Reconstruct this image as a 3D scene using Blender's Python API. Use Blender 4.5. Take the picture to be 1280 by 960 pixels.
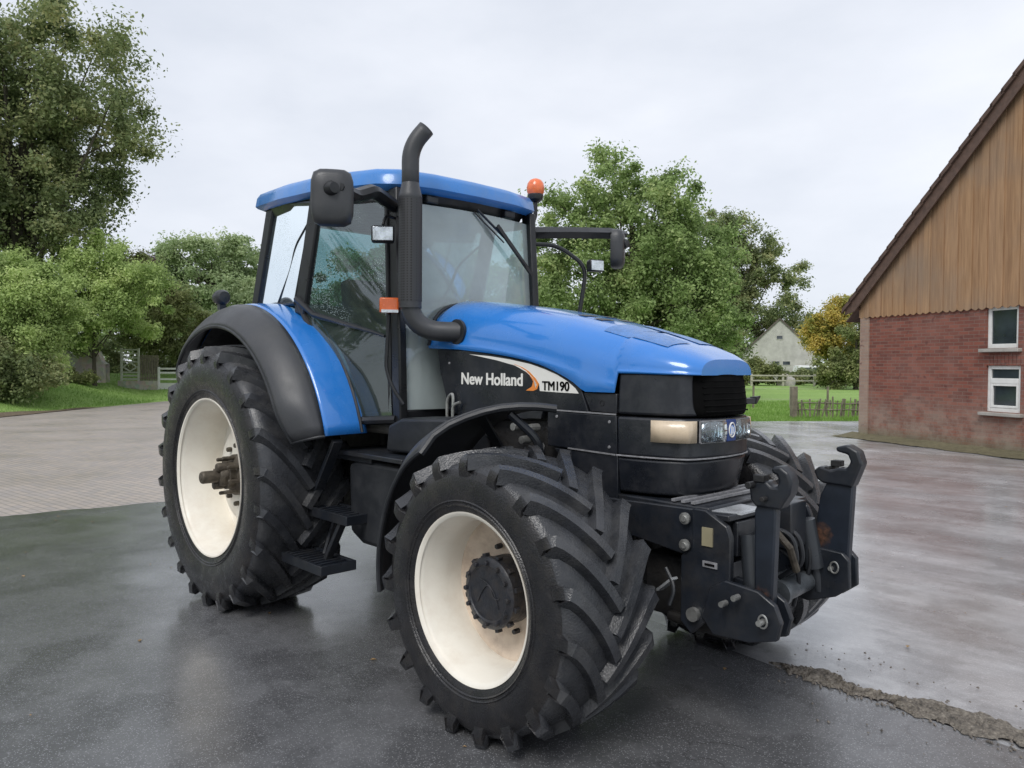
import bpy, bmesh, math, random
import numpy as np
from mathutils import Matrix, Vector
random.seed(7); rng = np.random.default_rng(7)
pi = math.pi
sc = bpy.context.scene
for o in list(bpy.data.objects): bpy.data.objects.remove(o)
col = sc.collection

# ------------------------------------------------------------------ camera
CAM = Vector((5.4917, -3.4664, 1.7497))
cd = bpy.data.cameras.new('camera'); cam = bpy.data.objects.new('camera', cd); col.objects.link(cam)
R3 = Matrix(((0.689204, -0.021999, 0.724234), (0.724542, 0.01257, -0.689116), (0.006056, 0.999679, 0.024602)))
cam.matrix_world = Matrix.Translation(CAM) @ R3.to_4x4()
cd.sensor_width = 36; cd.lens = 958.57 / 1280 * 36; cd.clip_start = 0.05; cd.clip_end = 3000
sc.camera = cam

# ------------------------------------------------------------------ overcast sky and soft sun
SUN_EL, SUN_ROT = math.radians(42), math.radians(200)
world = bpy.data.worlds.new("World"); sc.world = world; world.use_nodes = True
nt = world.node_tree; N = nt.nodes; L = nt.links; N.clear()
wo = N.new('ShaderNodeOutputWorld')
sky = N.new('ShaderNodeTexSky'); sky.sky_type = 'NISHITA'; sky.sun_disc = False
sky.sun_elevation = SUN_EL; sky.sun_rotation = SUN_ROT
b1 = N.new('ShaderNodeBackground'); b1.inputs[1].default_value = 0.10; L.new(sky.outputs[0], b1.inputs[0])
tc = N.new('ShaderNodeTexCoord'); mp = N.new('ShaderNodeMapping'); mp.inputs['Scale'].default_value = (1, 1, 2.4)
L.new(tc.outputs['Generated'], mp.inputs[0])
nz = N.new('ShaderNodeTexNoise'); nz.inputs['Scale'].default_value = 1.6; nz.inputs['Detail'].default_value = 7; nz.inputs['Roughness'].default_value = .52
L.new(mp.outputs[0], nz.inputs[0])
cr = N.new('ShaderNodeValToRGB'); cr.color_ramp.elements[0].position = .34; cr.color_ramp.elements[1].position = .68
cr.color_ramp.elements[0].color = (.63, .675, .76, 1); cr.color_ramp.elements[1].color = (.90, .925, .99, 1)
L.new(nz.outputs[0], cr.inputs[0])
b2 = N.new('ShaderNodeBackground'); b2.inputs[1].default_value = 0.87; L.new(cr.outputs[0], b2.inputs[0])
mx = N.new('ShaderNodeMixShader'); mx.inputs[0].default_value = .93
L.new(b1.outputs[0], mx.inputs[1]); L.new(b2.outputs[0], mx.inputs[2]); L.new(mx.outputs[0], wo.inputs[0])
sd = bpy.data.lights.new('sun', 'SUN'); sd.energy = 1.5; sd.angle = math.radians(25); sd.color = (1, .975, .94)
sun = bpy.data.objects.new('sun', sd); col.objects.link(sun)
# light comes from the camera side, high and a little to the left
sdir = Vector((0.35, -0.75, 0.95)).normalized()
sun.rotation_euler = sdir.to_track_quat('Z', 'Y').to_euler()
sc.view_settings.view_transform = 'Standard'; sc.view_settings.look = 'None'
sc.view_settings.exposure = 0.36; sc.view_settings.gamma = 1
sc.render.resolution_x = 1024; sc.render.resolution_y = 768

# ------------------------------------------------------------------ helpers
def tag(o, label=None, cat=None, group=None, kind=None):
    if label: o['label'] = label
    if cat: o['category'] = cat
    if group: o['group'] = group
    if kind: o['kind'] = kind
    return o
def empty(name, loc=(0, 0, 0), parent=None, rz=0):
    o = bpy.data.objects.new(name, None); col.objects.link(o); o.location = loc; o.rotation_euler = (0, 0, rz)
    o.empty_display_size = .1
    if parent: o.parent = parent
    return o
class MB:
    def __init__(s): s.v = []; s.f = []
    def add(s, vs, fs):
        k = len(s.v); s.v += [tuple(p) for p in vs]; s.f += [tuple(i + k for i in f) for f in fs]; return s
    def box(s, c, d, M=None):
        x, y, z = [a / 2 for a in d]
        vs = [Vector((i * x, j * y, k * z)) for i in (-1, 1) for j in (-1, 1) for k in (-1, 1)]
        if M is not None: vs = [M @ p for p in vs]
        vs = [p + Vector(c) for p in vs]
        return s.add(vs, [(0, 1, 3, 2), (4, 6, 7, 5), (0, 4, 5, 1), (2, 3, 7, 6), (0, 2, 6, 4), (1, 5, 7, 3)])
    def bar(s, a, b, w, h, up=(0, 0, 1)):
        a = Vector(a); b = Vector(b); d = (b - a).normalized(); up = Vector(up)
        sd_ = d.cross(up)
        if sd_.length < 1e-4: sd_ = d.cross(Vector((1, 0, 0)))
        sd_.normalize(); u = sd_.cross(d)
        vs = [p + sd_ * i * w / 2 + u * j * h / 2 for p in (a, b) for i, j in ((-1, -1), (1, -1), (1, 1), (-1, 1))]
        return s.add(vs, [(3, 2, 1, 0), (4, 5, 6, 7), (0, 1, 5, 4), (1, 2, 6, 5), (2, 3, 7, 6), (3, 0, 4, 7)])
    def tube(s, pts, rad, n=12, cap=True):
        pts = [Vector(p) for p in pts]; m = len(pts)
        if not hasattr(rad, '__len__'): rad = [rad] * m
        t0 = (pts[1] - pts[0]).normalized(); ref = Vector((0, 0, 1)) if abs(t0.z) < .9 else Vector((1, 0, 0))
        nrm = (ref - t0 * ref.dot(t0)).normalized(); vs = []; prev = t0
        for i, p in enumerate(pts):
            t = (pts[min(i + 1, m - 1)] - pts[max(i - 1, 0)]).normalized()
            nrm = (nrm - t * nrm.dot(t)).normalized(); bn = t.cross(nrm)
            vs += [p + (nrm * math.cos(2 * pi * k / n) + bn * math.sin(2 * pi * k / n)) * rad[i] for k in range(n)]
        fs = [(i * n + k, i * n + (k + 1) % n, (i + 1) * n + (k + 1) % n, (i + 1) * n + k) for i in range(m - 1) for k in range(n)]
        if cap: fs += [tuple(range(n))[::-1], tuple((m - 1) * n + k for k in range(n))]
        return s.add(vs, fs)
    def lathe(s, prof, n=64, axis='y', c=(0, 0, 0), cap=False):
        vs = []; m = len(prof)
        for k in range(n):
            a = 2 * pi * k / n
            for r, h in prof:
                p = (r * math.sin(a), h, r * math.cos(a)) if axis == 'y' else ((r * math.cos(a), r * math.sin(a), h) if axis == 'z' else (h, r * math.cos(a), r * math.sin(a)))
                vs.append((p[0] + c[0], p[1] + c[1], p[2] + c[2]))
        fs = [(k * m + i, k * m + i + 1, ((k + 1) % n) * m + i + 1, ((k + 1) % n) * m + i) for k in range(n) for i in range(m - 1)]
        if cap: fs += [tuple(k * m for k in range(n)), tuple(k * m + m - 1 for k in range(n))[::-1]]
        return s.add(vs, fs)
    def prism(s, poly, fn, a, b):
        """poly of 2D points mapped by fn(u,v,t) between t=a and t=b"""
        n = len(poly)
        vs = [fn(u, v, a) for u, v in poly] + [fn(u, v, b) for u, v in poly]
        return s.add(vs, [tuple(range(n)), tuple(range(2 * n - 1, n - 1, -1))] + [(i, i + n, (i + 1) % n + n, (i + 1) % n) for i in range(n)])
    def grid(s, rows, close=False):
        n = len(rows[0]); vs = [p for r in rows for p in r]
        fs = [(i * n + j, i * n + j + 1, (i + 1) * n + j + 1, (i + 1) * n + j) for i in range(len(rows) - 1) for j in range(n - 1)]
        return s.add(vs, fs)
    def build(s, name, m, parent=None, smooth=35, bevel=0, segs=2, solid=0, fix=True, sub=0):
        me = bpy.data.meshes.new(name); me.from_pydata(s.v, [], s.f)
        if fix:
            bm = bmesh.new(); bm.from_mesh(me); bmesh.ops.recalc_face_normals(bm, faces=bm.faces); bm.to_mesh(me); bm.free()
        me.materials.append(m)
        if smooth:
            me.shade_smooth(); me.set_sharp_from_angle(angle=math.radians(smooth))
        o = bpy.data.objects.new(name, me); col.objects.link(o)
        if parent: o.parent = parent
        if sub:
            q = o.modifiers.new('sub', 'SUBSURF'); q.levels = q.render_levels = sub
        if solid:
            q = o.modifiers.new('solid', 'SOLIDIFY'); q.thickness = solid; q.offset = 0
        if bevel:
            q = o.modifiers.new('bevel', 'BEVEL'); q.width = bevel; q.segments = segs; q.limit_method = 'ANGLE'; q.angle_limit = math.radians(32)
        return o
def bez(a, b, c, n=8):
    a, b, c = Vector(a), Vector(b), Vector(c)
    return [a * (1 - t) ** 2 + b * 2 * t * (1 - t) + c * t * t for t in [i / n for i in range(n + 1)]]
def path(pts, r=.06, n=5):
    """polyline with rounded corners"""
    pts = [Vector(p) for p in pts]; out = [pts[0]]
    for i in range(1, len(pts) - 1):
        a, b, c = pts[i - 1], pts[i], pts[i + 1]
        ra = min(r, (a - b).length * .49); rc = min(r, (c - b).length * .49)
        out += bez(b + (a - b).normalized() * ra, b, b + (c - b).normalized() * rc, n)
    return out + [pts[-1]]
def interp(x, xs, ys): return float(np.interp(x, xs, ys))

def split_loose(o, name=None):
    me = o.data; nv = len(me.vertices); par = list(range(nv))
    def find(i):
        while par[i] != i: par[i] = par[par[i]]; i = par[i]
        return i
    for e in me.edges: a, b = find(e.vertices[0]), find(e.vertices[1]); par[a] = b
    groups = {}
    for p in me.polygons: groups.setdefault(find(p.vertices[0]), []).append(p)
    smooth = me.polygons[0].use_smooth
    for gk, ps in groups.items():
        ids = sorted({v for p in ps for v in p.vertices}); mp_ = {v: i for i, v in enumerate(ids)}
        nm = bpy.data.meshes.new(name or o.name); nm.from_pydata([me.vertices[v].co[:] for v in ids], [], [tuple(mp_[v] for v in p.vertices) for p in ps])
        nm.materials.append(me.materials[0])
        if smooth: nm.shade_smooth(); nm.set_sharp_from_angle(angle=math.radians(35))
        c = o.copy(); c.data = nm; c.name = name or o.name; col.objects.link(c)
    bpy.data.objects.remove(o)
# ------------------------------------------------------------------ materials
def mat(name, base, rough=.5, metal=0, var=.12, vs=6, bump=0, bs=60, coat=0, dirt=None, dirt_amt=.5, dirt_scale=5, rvar=.1, spec=.5, extra=None):
    m = bpy.data.materials.new(name); m.use_nodes = True; t = m.node_tree; n = t.nodes; l = t.links
    p = n['Principled BSDF']; p.inputs['Metallic'].default_value = metal; p.inputs['Specular IOR Level'].default_value = spec
    c = n.new('ShaderNodeTexCoord')
    z = n.new('ShaderNodeTexNoise'); z.inputs['Scale'].default_value = vs; z.inputs['Detail'].default_value = 6; z.inputs['Roughness'].default_value = .6
    l.new(c.outputs['Object'], z.inputs['Vector'])
    r = n.new('ShaderNodeValToRGB'); r.color_ramp.elements[0].position = .3; r.color_ramp.elements[1].position = .7
    r.color_ramp.elements[0].color = tuple(min(1, v * (1 - var)) for v in base) + (1,); r.color_ramp.elements[1].color = tuple(min(1, v * (1 + var)) for v in base) + (1,)
    l.new(z.outputs[0], r.inputs[0]); out = r.outputs[0]
    if dirt:
        z2 = n.new('ShaderNodeTexNoise'); z2.inputs['Scale'].default_value = dirt_scale; z2.inputs['Detail'].default_value = 9; z2.inputs['Roughness'].default_value = .7
        l.new(c.outputs['Object'], z2.inputs['Vector'])
        r2 = n.new('ShaderNodeValToRGB'); r2.color_ramp.elements[0].position = .45; r2.color_ramp.elements[1].position = .75
        r2.color_ramp.elements[1].color = (dirt_amt,) * 3 + (1,); r2.color_ramp.elements[0].color = (0, 0, 0, 1)
        l.new(z2.outputs[0], r2.inputs[0])
        x = n.new('ShaderNodeMix'); x.data_type = 'RGBA'; l.new(r2.outputs[0], x.inputs[0]); l.new(out, x.inputs[6]); x.inputs[7].default_value = tuple(dirt) + (1,)
        out = x.outputs[2]
    l.new(out, p.inputs['Base Color'])
    mr = n.new('ShaderNodeMapRange'); mr.inputs['From Min'].default_value = .3; mr.inputs['From Max'].default_value = .7
    mr.inputs['To Min'].default_value = max(.02, rough - rvar); mr.inputs['To Max'].default_value = min(1, rough + rvar)
    z3 = n.new('ShaderNodeTexNoise'); z3.inputs['Scale'].default_value = vs * 1.7; z3.inputs['Detail'].default_value = 5
    l.new(c.outputs['Object'], z3.inputs['Vector']); l.new(z3.outputs[0], mr.inputs[0]); l.new(mr.outputs[0], p.inputs['Roughness'])
    if bump:
        z4 = n.new('ShaderNodeTexNoise'); z4.inputs['Scale'].default_value = bs; z4.inputs['Detail'].default_value = 4
        l.new(c.outputs['Object'], z4.inputs['Vector'])
        b = n.new('ShaderNodeBump'); b.inputs['Strength'].default_value = bump; b.inputs['Distance'].default_value = .01
        l.new(z4.outputs[0], b.inputs['Height']); l.new(b.outputs[0], p.inputs['Normal'])
    if coat: p.inputs['Coat Weight'].default_value = coat; p.inputs['Coat Roughness'].default_value = .06
    return m
MT = {}
MT['blue'] = mat('blue_paint', (.022, .19, .60), .26, var=.05, vs=3, coat=.8, dirt=(.07, .19, .42), dirt_amt=.35, dirt_scale=3)
MT['bluedark'] = mat('blue_roof_paint', (.035, .20, .56), .34, var=.06, vs=3, coat=.35, dirt=(.2, .25, .3), dirt_amt=.3)
MT['plastic'] = mat('black_plastic', (.016, .018, .022), .42, var=.25, vs=5, bump=.15, bs=250, dirt=(.06, .06, .06), dirt_amt=.4)
MT['panel'] = mat('side_panel_plastic', (.011, .013, .018), .32, var=.25, vs=4, bump=.08, bs=250, dirt=(.055, .055, .058), dirt_amt=.6, dirt_scale=7)
MT['fender'] = mat('fender_plastic', (.040, .042, .047), .42, var=.15, vs=3, bump=.12, bs=200, dirt=(.08, .08, .075), dirt_amt=.35)
MT['metalblk'] = mat('black_painted_steel', (.012, .015, .021), .36, var=.3, vs=7, bump=.1, bs=40, dirt=(.05, .045, .04), dirt_amt=.5)
MT['under'] = mat('greasy_black_steel', (.012, .012, .013), .6, var=.4, vs=9, bump=.5, bs=30, dirt=(.035, .03, .025), dirt_amt=.7)
MT['rubber'] = mat('tyre_rubber', (.013, .013, .015), .30, var=.3, vs=9, bump=.3, bs=120, dirt=(.05, .043, .036), dirt_amt=.5, dirt_scale=7, rvar=.16)
MT['tread'] = mat('worn_tread_rubber', (.034, .036, .041), .22, var=.3, vs=9, bump=.3, bs=120, dirt=(.10, .098, .094), dirt_amt=.55, dirt_scale=6, rvar=.14)  # worn dusty tread, with the sky's sheen put into the lighter base colour
MT['cream'] = mat('cream_rim_paint', (.84, .80, .71), .4, var=.04, vs=4, dirt=(.45, .32, .2), dirt_amt=.35, dirt_scale=3)
MT['creamdusty'] = mat('dusty_disc_paint', (.70, .58, .46), .55, var=.12, vs=6, dirt=(.26, .15, .09), dirt_amt=.55, dirt_scale=9)
MT['hub'] = mat('hub_black', (.018, .02, .026), .4, var=.3, vs=20, bump=.3, bs=60, dirt=(.07, .055, .045), dirt_amt=.5, dirt_scale=14)
MT['axle'] = mat('rusty_axle_steel', (.10, .085, .065), .6, metal=.3, var=.4, vs=20, bump=.3, bs=60, dirt=(.03, .02, .015), dirt_amt=.8, dirt_scale=16)
MT['rust'] = mat('rust', (.16, .055, .025), .7, var=.4, vs=20, bump=.3, bs=80, dirt=(.02, .018, .02), dirt_amt=.8, dirt_scale=14)
MT['bolt'] = mat('zinc_bolt', (.42, .42, .40), .4, metal=.8, var=.2, vs=30)
MT['orange'] = mat('orange_lens', (.85, .16, .03), .25, var=.1, vs=20, coat=.5)
MT['beacon'] = mat('beacon_lens', (.80, .17, .05), .3, var=.2, vs=30, coat=.5)
MT['amber'] = mat('pale_indicator_lens', (.62, .50, .36), .3, var=.08, vs=20, coat=.5)
MT['lamp'] = mat('headlamp_glass', (.62, .66, .70), .14, metal=.7, var=.35, vs=18, coat=1, bump=.35, bs=70)
MT['chrome'] = mat('chrome_reflector', (.80, .82, .85), .08, metal=1, var=.05, vs=20)
MT['decal'] = mat('white_decal', (.78, .77, .73), .4, var=.03)
MT['orangedecal'] = mat('orange_decal', (.75, .25, .05), .4, var=.03)
MT['emblem'] = mat('emblem_blue', (.012, .04, .18), .4, var=.1)
MT['void'] = mat('grille_black', (.003, .003, .003), .9, var=.1, spec=.1)
MT['seat'] = mat('seat_fabric', (.03, .032, .04), .9, var=.3, vs=15)
MT['interior'] = mat('cab_trim', (.10, .095, .085), .7, var=.25, vs=4)
MT['yellow'] = mat('yellow_paint', (.55, .38, .05), .5)
MT['mirrorglass'] = mat('mirror_glass', (.7, .72, .75), .05, metal=1)
def glass(name, tint, refl=.12, haze=.0, hazecol=(.6, .7, .68), drops=0):
    m = bpy.data.materials.new(name); m.use_nodes = True; t = m.node_tree; n = t.nodes; l = t.links; n.clear()
    o = n.new('ShaderNodeOutputMaterial'); tr = n.new('ShaderNodeBsdfTransparent'); tr.inputs[0].default_value = tint + (1,)
    g = n.new('ShaderNodeBsdfGlossy'); g.inputs[0].default_value = (.9, .97, 1, 1); g.inputs['Roughness'].default_value = .03
    fr = n.new('ShaderNodeFresnel'); fr.inputs[0].default_value = 1.5
    ma = n.new('ShaderNodeMath'); ma.operation = 'ADD'; ma.inputs[1].default_value = refl; l.new(fr.outputs[0], ma.inputs[0])
    m1 = n.new('ShaderNodeMixShader'); l.new(ma.outputs[0], m1.inputs[0]); l.new(tr.outputs[0], m1.inputs[1]); l.new(g.outputs[0], m1.inputs[2])
    df = n.new('ShaderNodeBsdfDiffuse'); df.inputs[0].default_value = hazecol + (1,)
    c = n.new('ShaderNodeTexCoord'); z = n.new('ShaderNodeTexNoise'); z.inputs['Scale'].default_value = 2.2; z.inputs['Detail'].default_value = 5
    l.new(c.outputs['Object'], z.inputs[0])
    mr = n.new('ShaderNodeMapRange'); mr.inputs[1].default_value = .3; mr.inputs[2].default_value = .7; mr.inputs[3].default_value = haze * .7; mr.inputs[4].default_value = haze * 1.3
    l.new(z.outputs[0], mr.inputs[0]); fac = mr.outputs[0]
    if drops:
        v = n.new('ShaderNodeTexVoronoi'); v.inputs['Scale'].default_value = 95; l.new(c.outputs['Object'], v.inputs['Vector'])
        lt = n.new('ShaderNodeMath'); lt.operation = 'LESS_THAN'; lt.inputs[1].default_value = .31; l.new(v.outputs['Distance'], lt.inputs[0])
        z5 = n.new('ShaderNodeTexNoise'); z5.inputs['Scale'].default_value = 3.5; l.new(c.outputs['Object'], z5.inputs[0])
        gt = n.new('ShaderNodeMapRange'); gt.inputs[1].default_value = .42; gt.inputs[2].default_value = .6; gt.inputs[4].default_value = drops; l.new(z5.outputs[0], gt.inputs[0])
        mu = n.new('ShaderNodeMath'); mu.operation = 'MULTIPLY'; l.new(lt.outputs[0], mu.inputs[0]); l.new(gt.outputs[0], mu.inputs[1])
        ad = n.new('ShaderNodeMath'); ad.operation = 'ADD'; ad.use_clamp = True; l.new(mu.outputs[0], ad.inputs[0]); l.new(fac, ad.inputs[1]); fac = ad.outputs[0]
    m2 = n.new('ShaderNodeMixShader'); l.new(fac, m2.inputs[0]); l.new(m1.outputs[0], m2.inputs[1]); l.new(df.outputs[0], m2.inputs[2])
    l.new(m2.outputs[0], o.inputs[0]); return m
MT['lampglass'] = glass('clear_lamp_glass', (.95, .97, .97), .05, .05, (.8, .8, .8))
MT['windshield'] = glass('windshield_glass', (.78, .90, .88), .14, .40, (.60, .68, .67))  # diffuse haze gives condensation and the sky's reflection as one pale colour
MT['sideglass'] = glass('cab_side_glass', (.40, .58, .60), .09, .05, (.42, .52, .53), drops=.55)
MT['lowglass'] = glass('cab_lower_glass', (.55, .72, .70), .05, .10, (.25, .32, .30))

# ------------------------------------------------------------------ the ground
EV = Vector((-.7243, .6891, 0)).normalized(); SV = Vector((.6891, .7243, 0)).normalized()
def P(D, S, z=0):
    p = CAM + EV * D + SV * S; return Vector((p.x, p.y, z))
def nodes(name):
    m = bpy.data.materials.new(name); m.use_nodes = True; t = m.node_tree
    return m, t, t.nodes, t.links, t.nodes['Principled BSDF']
def noise(n, l, vec, sc_, det=6, rough=.6):
    z = n.new('ShaderNodeTexNoise'); z.inputs['Scale'].default_value = sc_; z.inputs['Detail'].default_value = det; z.inputs['Roughness'].default_value = rough
    l.new(vec, z.inputs['Vector']); return z.outputs[0]
def ramp(n, l, src, stops):
    r = n.new('ShaderNodeValToRGB'); e = r.color_ramp.elements
    while len(e) < len(stops): e.new(.5)
    for k, (p, c) in enumerate(stops):
        e[k].position = p; e[k].color = (c if hasattr(c, '__len__') else (c, c, c)) + (1,) if hasattr(c, '__len__') else (c, c, c, 1)
    l.new(src, r.inputs[0]); return r.outputs[0]
def mixc(n, l, f, a, b, mode='MIX'):
    x = n.new('ShaderNodeMix'); x.data_type = 'RGBA'; x.blend_type = mode
    for s_, i in ((f, 0), (a, 6), (b, 7)):
        if hasattr(s_, 'links'): l.new(s_, x.inputs[i])
        elif i == 0: x.inputs[0].default_value = s_
        else: x.inputs[i].default_value = tuple(s_) + (1,)
    return x.outputs[2]
def mapping(n, l, vec, scale=(1, 1, 1), rot=0):
    m_ = n.new('ShaderNodeMapping'); m_.inputs['Scale'].default_value = scale; m_.inputs['Rotation'].default_value = (0, 0, rot); l.new(vec, m_.inputs[0]); return m_.outputs[0]
def wetground(name, dark, light, wet_lo, wet_hi, crack=.8, streak=None, gran=1.):
    m, t, n, l, p = nodes(name); c = n.new('ShaderNodeTexCoord').outputs['Object']
    big = noise(n, l, c, .35, 5, .55); mid = noise(n, l, c, 2.3, 8, .7); fine = noise(n, l, c, 90, 3, .6)
    base = ramp(n, l, big, [(.3, dark), (.7, light)])
    base = mixc(n, l, .35, base, ramp(n, l, mid, [(.35, tuple(v * .6 for v in dark)), (.7, tuple(min(1, v * 1.5) for v in light))]))
    if streak:
        sv = mapping(n, l, c, (.12, 1.6, 1), streak); st = noise(n, l, sv, 1.1, 6, .6)
        base = mixc(n, l, ramp(n, l, st, [(.42, 0.), (.62, .6)]), base, tuple(v * .62 for v in dark))
    # exposed stones
    dk = ramp(n, l, noise(n, l, c, .9, 9, .62), [(.50, 0.), (.56, .42)])
    base = mixc(n, l, dk, base, tuple(v * .45 for v in dark))
    sp = ramp(n, l, noise(n, l, c, 38, 4, .8), [(.56, 0.), (.70, .6 * gran)]); base = mixc(n, l, sp, base, tuple(min(1, x_ * 1.9) for x_ in light))
    v = n.new('ShaderNodeTexVoronoi'); v.inputs['Scale'].default_value = 85; l.new(c, v.inputs['Vector'])
    base = mixc(n, l, ramp(n, l, v.outputs['Distance'], [(.14, .62 * gran), (.28, 0.)]), base, tuple(min(1, x_ * 2.8) for x_ in light))
    # cracks
    dv = n.new('ShaderNodeVectorMath'); dv.operation = 'ADD'; z5 = n.new('ShaderNodeTexNoise'); z5.inputs['Scale'].default_value = 1.6; z5.inputs['Detail'].default_value = 6; l.new(c, z5.inputs[0])
    l.new(c, dv.inputs[0]); l.new(z5.outputs['Color'], dv.inputs[1])
    vc = n.new('ShaderNodeTexVoronoi'); vc.feature = 'DISTANCE_TO_EDGE'; vc.inputs['Scale'].default_value = .55; l.new(dv.outputs[0], vc.inputs['Vector'])
    ck = ramp(n, l, vc.outputs[0], [(.0, 1.), (.007, 0.)])
    msk = ramp(n, l, noise(n, l, c, .8, 3), [(.50, 0.), (.62, crack * .55)])
    mm = n.new('ShaderNodeMath'); mm.operation = 'MULTIPLY'; l.new(ck, mm.inputs[0]); l.new(msk, mm.inputs[1])
    base = mixc(n, l, mm.outputs[0], base, tuple(v * .35 for v in dark))
    l.new(base, p.inputs['Base Color'])
    wet = noise(n, l, c, .55, 7, .62)
    mr = n.new('ShaderNodeMapRange'); mr.inputs[1].default_value = .36; mr.inputs[2].default_value = .64; mr.inputs[3].default_value = wet_lo; mr.inputs[4].default_value = wet_hi
    l.new(wet, mr.inputs[0]); l.new(mr.outputs[0], p.inputs['Roughness'])
    ad = n.new('ShaderNodeMath'); ad.operation = 'ADD'; l.new(fine, ad.inputs[0])
    m3 = n.new('ShaderNodeMath'); m3.operation = 'MULTIPLY'; m3.inputs[1].default_value = 2.; l.new(mid, m3.inputs[0]); l.new(m3.outputs[0], ad.inputs[1])
    s3 = n.new('ShaderNodeMath'); s3.operation = 'SUBTRACT'; l.new(ad.outputs[0], s3.inputs[0]); l.new(mm.outputs[0], s3.inputs[1])
    b = n.new('ShaderNodeBump'); b.inputs['Strength'].default_value = .35; b.inputs['Distance'].default_value = .006; l.new(s3.outputs[0], b.inputs['Height']); l.new(b.outputs[0], p.inputs['Normal'])
    cw = ramp(n, l, noise(n, l, c, .6, 6, .55), [(.40, .12), (.60, .8)]); l.new(cw, p.inputs['Coat Weight']); p.inputs['Coat Roughness'].default_value = .17; p.inputs['Coat IOR'].default_value = 1.45
    b2_ = n.new('ShaderNodeBump'); b2_.inputs['Strength'].default_value = .12; b2_.inputs['Distance'].default_value = .006; l.new(mid, b2_.inputs['Height']); l.new(b2_.outputs[0], p.inputs['Coat Normal'])
    return m
MT['asphalt'] = wetground('wet_asphalt', (.085, .086, .092), (.15, .152, .158), .05, .30, .8)
MT['concrete'] = wetground('wet_worn_concrete', (.34, .342, .355), (.47, .472, .485), .10, .34, .5, streak=.5, gran=.3)
def paver_mat():
    m, t, n, l, p = nodes('concrete_block_paving'); c = n.new('ShaderNodeTexCoord').outputs['Object']
    mp_ = mapping(n, l, c, (1, 1, 1), math.radians(-8))
    b = n.new('ShaderNodeTexBrick'); l.new(mp_, b.inputs['Vector']); b.inputs['Scale'].default_value = 1; b.inputs['Brick Width'].default_value = .20; b.inputs['Row Height'].default_value = .10
    b.inputs['Mortar Size'].default_value = .009; b.inputs['Color1'].default_value = (.42, .355, .295, 1); b.inputs['Color2'].default_value = (.31, .28, .26, 1); b.inputs['Mortar'].default_value = (.17, .15, .125, 1)
    o = mixc(n, l, .35, b.outputs[0], ramp(n, l, noise(n, l, c, .4, 7, .65), [(.3, (.26, .24, .225)), (.7, (.45, .41, .38))]))
    l.new(o, p.inputs['Base Color'])
    mr = n.new('ShaderNodeMapRange'); mr.inputs[1].default_value = .35; mr.inputs[2].default_value = .65; mr.inputs[3].default_value = .35; mr.inputs[4].default_value = .65
    l.new(noise(n, l, c, .7, 5), mr.inputs[0]); l.new(mr.outputs[0], p.inputs['Roughness'])
    bp_ = n.new('ShaderNodeBump'); bp_.inputs['Strength'].default_value = .5; bp_.inputs['Distance'].default_value = .004; bp_.invert = True
    l.new(b.outputs['Fac'], bp_.inputs['Height']); l.new(bp_.outputs[0], p.inputs['Normal']); return m
MT['paver'] = paver_mat()
def grass_mat(name, a, b_):
    m, t, n, l, p = nodes(name); c = n.new('ShaderNodeTexCoord').outputs['Object']
    o = mixc(n, l, .5, ramp(n, l, noise(n, l, c, .25, 6), [(.35, a), (.65, b_)]), ramp(n, l, noise(n, l, c, 9, 6, .7), [(.3, tuple(v * .6 for v in a)), (.7, tuple(v * 1.3 for v in b_))]))
    l.new(o, p.inputs['Base Color']); p.inputs['Roughness'].default_value = .9
    bb = n.new('ShaderNodeBump'); bb.inputs['Strength'].default_value = 1; bb.inputs['Distance'].default_value = .05; l.new(noise(n, l, c, 25, 4), bb.inputs['Height']); l.new(bb.outputs[0], p.inputs['Normal'])
    return m
MT['grass'] = grass_mat('meadow_grass', (.17, .30, .06), (.28, .42, .11))
MT['dirt'] = grass_mat('leafy_soil', (.10, .075, .045), (.17, .13, .085))
def sheet(name, pts, z, m, label=None):
    o = MB().add([(p[0], p[1], z) for p in pts], [tuple(range(len(pts)))]).build(name, m, smooth=0)
    if o.data.polygons[0].normal.z < 0: o.data.flip_normals()
    return tag(o, label, None, None, 'structure')
sheet('ground', [(-900, -900), (900, -900), (900, 900), (-900, 900)], -.06, MT['grass'])
yard = [(25, -25), (25, 60), (6, 38), (-4.9, 21.9), (-7, 19.2), tuple(P(35.6, -15.9)[:2]), tuple(P(26, -16.5)[:2]), tuple(P(18, -17)[:2]), (-16, -25)]
sheet('concrete_yard', yard, -.012, MT['concrete'])
sheet('block_paving', [(-4.5, 4.5), tuple(P(35.6, -4)[:2]), tuple(P(35.4, -15.9)[:2]), tuple(P(25, -16.5)[:2]), tuple(P(17, -17)[:2]), (-7, -25), (-5.2, -8), (-4.8, -1.7), (-4.5, -.05)], -.006, MT['paver'])
seam_n = [(-4.55, .9), (-2, 1.3), (1, 1.0), (2.6, .82), (3.4, .70), (4.6, .62), (6, .5), (12, .1)]
sheet('asphalt_yard', seam_n + [(12, -12), (-5.6, -12)] + [(float(np.interp(y, [-12, -5, -1.7, -.05, .9], [-5.6, -5.1, -4.8, -4.5, -4.55])) + .035 * math.sin(y * 7) + random.uniform(-.02, .02), y) for y in [-11.9 + .09 * q for q in range(140)]], 0, MT['asphalt'])
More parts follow.
